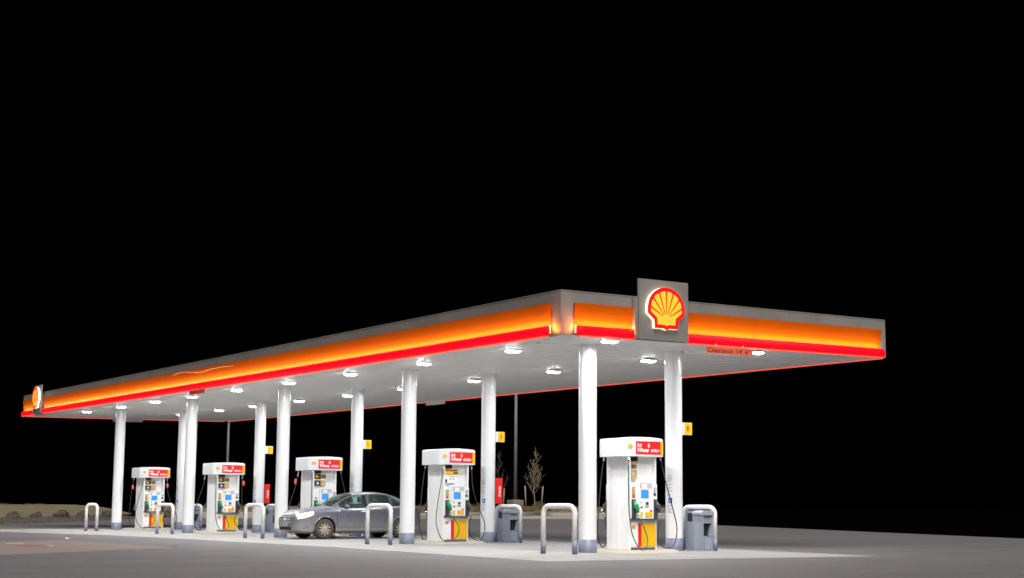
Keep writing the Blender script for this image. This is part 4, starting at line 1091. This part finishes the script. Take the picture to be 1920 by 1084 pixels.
for s_ in (-1, 1):
    patch('headlight', HL, hl_test, s_)
    patch('indicator', AMB, lambda x, z, y: .24 < x < .46 and .565+.29*x < z <= .60+.27*x, s_, .007)
    patch('tail_light', TL, lambda x, z, y: 4.41 < x < 4.46 and .78 < z < .93, s_, .006, 4.1, 4.46, 40)
    patch('fog_recess', DGREY, lambda x, z, y: .10 < x < .42 and .335 < z < .385, s_, .005)
    # mirror
    b = bmesh.new(); bmesh.ops.create_uvsphere(b, u_segments=16, v_segments=10, radius=1)
    for v in b.verts: v.co = Vector((1.66+v.co.x*.075*(1.2 if v.co.x < 0 else .6), s_*(.955+v.co.y*.105), 1.015+v.co.z*.072))
    mir = MB().add(b, True).build('wing_mirror', PAINT, car)
    MB().tube([(1.67, s_*.80, .955), (1.67, s_*.90, .985)], .022, 8).build('mirror_arm', DGREY, mir)
    for hx_ in (2.27, 3.22):
        p = csurf(hx_, 5.0); z_ = p.z-.03
        MB().bbox(hx_-.085, hx_+.085, s_*(p.y+.02)-.014, s_*(p.y+.02)+.014, z_-.013, z_+.013, .009).build('door_handle', CHROME2, car)
    sm_ = MB()
    def seam(pts, r_=.006):
        q = []
        for x, u in pts: p = csurf(x, u); q.append((p.x, s_*(p.y+.001), p.z))
        sm_.tube(q, r_, 5)
    seam([(1.36, 2.9+2.9*k/10) for k in range(11)]); seam([(2.50, 2.9+2.9*k/10) for k in range(11)])
    seam([(3.30-.0*k, 4.3+1.5*k/6) for k in range(7)]); seam([(3.30-.26*math.sin(R(90*k/6)), 4.3-1.0*(1-math.cos(R(90*k/6)))) for k in range(7)])
    seam([(1.36+(3.04-1.36)*k/20, 2.95+.3*(k > 18)*0) for k in range(21)])
    sm_.build('door_seams', BLACK, car)
    tr_ = MB(); q = []
    for k in range(31):
        x = 1.45+(3.75-1.45)*k/30; p = csurf(x, 6.72); q.append((p.x, s_*(p.y+.004), p.z))
    tr_.tube(q, .010, 6).build('window_trim', CHROME2, car)
    bp_ = MB()
    for x0_, x1_ in ((2.455, 2.565), (3.30, 3.375)):
        for k in range(8):
            ua, ub = 7.0+1.36*k/8, 7.0+1.36*(k+1)/8
            q = [csurf(a_, b_) for a_, b_ in ((x0_, ua), (x1_, ua), (x1_, ub), (x0_, ub))]; bp_.quad(*[(p.x, s_*(p.y+.004), p.z) for p in q])
    bp_.build('door_pillar', DGREY, car, fixn=False)
gr = MB().prism([(-.36, .70), (.36, .70), (.30, .515), (-.30, .515)], .0, .012, lambda u, v, d: (-d-.002, u, v)).build('grille', BLACK, car)
br = MB()
for z_, w_ in ((.695, .37), (.65, .355), (.605, .34), (.56, .325), (.517, .31)): br.tube([(-.02, -w_, z_), (-.03, 0, z_), (-.02, w_, z_)], .009, 6)
br.build('chrome_bars', CHROME2, gr)
em = MB().tube([(-.04, .062*math.cos(R(a_)), .61+.062*math.sin(R(a_))) for a_ in range(0, 361, 20)], .010, 6); em.bbox(-.052, -.03, -.085, .085, .597, .623, .004)
em.build('badge', CHROME2, gr)
MB().bbox(-.03, .0, -.155, .155, .40, .50, .006).build('number_plate', mat('plate_grey', (.5, .5, .51), .5, var=.2, vscale=20), car)
MB().prism([(-.40, .385), (.40, .385), (.44, .29), (-.44, .29)], .0, .010, lambda u, v, d: (-d-.002, u, v)).build('lower_intake', BLACK, car)
wl = MB()
for p0, p1 in (((1.34, -.55, 1.05), (1.42, .05, 1.10)), ((1.34, .05, 1.05), (1.42, .6, 1.10))): wl.tube([p0, p1], .009, 5)
wl.build('wiper', DARK, car)

# ------------------------------------------------------------------ background: light poles, young trees, stakes, shrubs
def light_pole(base, label, pier=True, h=10.2, r=.15):
    t = thing('light_pole', label, 'light pole', base, group='tall light poles beyond the lot')
    z0 = 0
    if pier:
        MB().bbox(-.5, .5, -.5, .5, -.5, .75, .03).build('concrete_pier', CONC2, t); z0 = .75
    MB().bbox(-.24, .24, -.24, .24, z0, z0+.06, .01).build('base_plate', POLEM, t)
    MB().tube([(0, 0, z0+.05), (0, 0, h*.5), (0, 0, h)], [r, r*.92, r*.8], 12).build('pole', POLEM, t)
    hd_ = MB(); hd_.bbox(-.9, -.15, -.2, .2, h-.02, h+.12, .03); hd_.bbox(-.2, .2, -.05, .05, h-.02, h+.05, .01); hd_.build('lamp_head', POLEM, t)
p1 = at_depth(966, 955, 114.3); light_pole((p1.x, p1.y, .74), 'tall dark light pole on a square concrete pier left of the bare tree')
p2 = at_depth(424, 945, 128); light_pole((p2.x, p2.y, .0), 'tall grey light pole rising behind the second farthest pump', True, 8.7, .13)

BARK = mat('bare_bark', (.25, .195, .125), .9, var=.2, vscale=6)
STAKE = mat('wood_stake', (.26, .20, .13), .85, var=.25, vscale=5)
def young_tree(base, h, seed, label, bark=BARK):
    t = thing('bare_tree', label, 'tree', base, group='young trees in the planting bed')
    rnd = random.Random(seed)
    pts = [Vector((rnd.uniform(-.04, .04)*k, rnd.uniform(-.04, .04)*k, h*k/9)) for k in range(10)]
    MB().tube(pts, [.045-.004*k for k in range(10)], 8).build('trunk', bark, t)
    lb = MB()
    for k in range(34):
        f = rnd.uniform(.22, .93); z = h*f; j = int(f*9); b0 = pts[j].lerp(pts[min(9, j+1)], f*9-j)
        a_ = rnd.uniform(0, 6.28); L = (1.05-f)*h*.36*rnd.uniform(.65, 1.1); d = Vector((math.cos(a_), math.sin(a_), 0)); q = [b0]
        for n_ in range(1, 6):
            g_ = n_/5; q.append(b0+d*L*.50*g_**.75+Vector((rnd.uniform(-.04, .04), rnd.uniform(-.04, .04), L*(.16*g_+.85*g_*g_))))
        lb.tube(q, [.018*(1-.12*e) for e in range(6)], 5)
        for _ in range(4):
            e = rnd.randint(2, 4); p = q[e]; d2 = (d+Vector((rnd.uniform(-.9, .9), rnd.uniform(-.9, .9), rnd.uniform(.5, 1.2)))).normalized(); l2 = L*rnd.uniform(.18, .36)
            lb.tube([p, p+d2*l2*.5, p+d2*l2+Vector((0, 0, l2*.2))], [.011, .009, .006], 4)
    lb.build('crown', bark, t)
    return t
def stake(a_, b_, label): tag(MB().tube([a_, b_], .055, 8).build('wooden_stake', STAKE), label, 'stake', 'wooden tree stakes')
def D(x, y, d): return at_depth(x, y, d)
b = D(1002, 957, 114); young_tree((b.x, b.y, .62), 5.15, 11, 'bare young tree standing between two stakes')
stake(D(986.5, 958, 113.6), D(984.5, 911, 113.6), 'wooden stake on the left of the bare young tree'); stake(D(1014.5, 958, 113.6), D(1018, 912, 113.6), 'wooden stake on the right of the bare young tree')
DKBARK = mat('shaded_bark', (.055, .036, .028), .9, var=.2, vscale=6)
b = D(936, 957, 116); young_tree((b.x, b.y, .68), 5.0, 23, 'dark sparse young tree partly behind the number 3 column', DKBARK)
stake(D(943, 958, 114), D(945.5, 916, 114), 'leaning wooden stake beside the light pole')
SHRUB = mat('dry_shrub', (.17, .12, .05), .9, var=.35, vscale=3)
def shrub(x, y, d, w_, h, seed, label):
    c_ = D(x, y, d); rnd = random.Random(seed); mb = MB()
    for k in range(700):
        a_ = rnd.uniform(0, 6.28); r_ = w_*math.sqrt(rnd.random()); z = h*rnd.random()*(1-.65*(r_/w_)**2)
        p = Vector((c_.x+r_*math.cos(a_), c_.y+r_*math.sin(a_), c_.z+z)); s_ = rnd.uniform(.03, .07)
        e1 = Vector((rnd.uniform(-1, 1), rnd.uniform(-1, 1), rnd.uniform(-1, 1))).normalized()*s_; e2 = Vector((rnd.uniform(-1, 1), rnd.uniform(-1, 1), rnd.uniform(-.2, 1))).normalized()*s_*1.5
        mb.poly([p, p+e1, p+e2])
    tuft(mb, (c_.x, c_.y, c_.z), h*1.1, 60, rnd, w_*.6)
    tag(mb.build('dry_shrub', SHRUB, fixn=False), label, 'shrub', 'dry shrubs in the planting bed')
shrub(1010, 956, 113.4, .55, .75, 1, 'tall tan shrub at the foot of the right stake')
shrub(1024, 958, 113.2, .5, .42, 2, 'low tan shrub right of the bare young tree')
shrub(992, 959, 113.2, .5, .40, 3, 'low dry shrub between the stakes of the bare tree')
shrub(975, 958, 113.0, .4, .45, 4, 'dry shrub in front of the light pole pier')
shrub(893, 960, 113.0, .8, .75, 5, 'dry shrub seen between the second pump and the number 3 column')
shrub(795, 962, 112, .9, .6, 6, 'dry shrub at the left side of the second pump')

# ------------------------------------------------------------------ small things on the ground
def disc(x, y, r, m, name, label, cat, group=None):
    mb = MB().lathe([(0, .012), (r*.9, .012), (r, .004)], (x, y, .004), 28); o = mb.build(name, m, fixn=False); tag(o, label, cat, group); return o
disc(9.86, 40.08, .24, mat('yellow_cover_paint', (.50, .40, .07), .6, var=.4, vscale=5), 'tank_cover', 'worn yellow round tank cover on the brown concrete pad', 'tank cover', 'painted tank covers')
disc(9.92, 37.78, .28, mat('red_cover_paint', (.32, .10, .075), .6, var=.5, vscale=5), 'tank_cover', 'worn red round tank cover in the middle of the brown pad', 'tank cover', 'painted tank covers')
disc(9.62, 38.15, .20, mat('red_cover_paint', (.32, .10, .075), .6), 'tank_cover', 'faded red tank cover left of the larger red one', 'tank cover', 'painted tank covers')
disc(10.12, 37.62, .12, mat('white_cover_paint', (.55, .50, .45), .6, var=.3, vscale=8), 'tank_cover', 'small whitish tank cover right of the red ones', 'tank cover', 'painted tank covers')
disc(12.9, 36.2, .10, DKP, 'drain_cap', 'tiny dark drain cap on the asphalt right of the pad tip', 'drain cap')
lt = MB(); rnd = random.Random(2)
lt.poly([(12.60, 45.1, .012), (12.82, 45.02, .03), (12.80, 45.22, .015), (12.64, 45.28, .04)])
tag(lt.build('paper_scrap', TXTW, fixn=False), 'white paper scrap lying on the asphalt beside the pavement', 'litter')
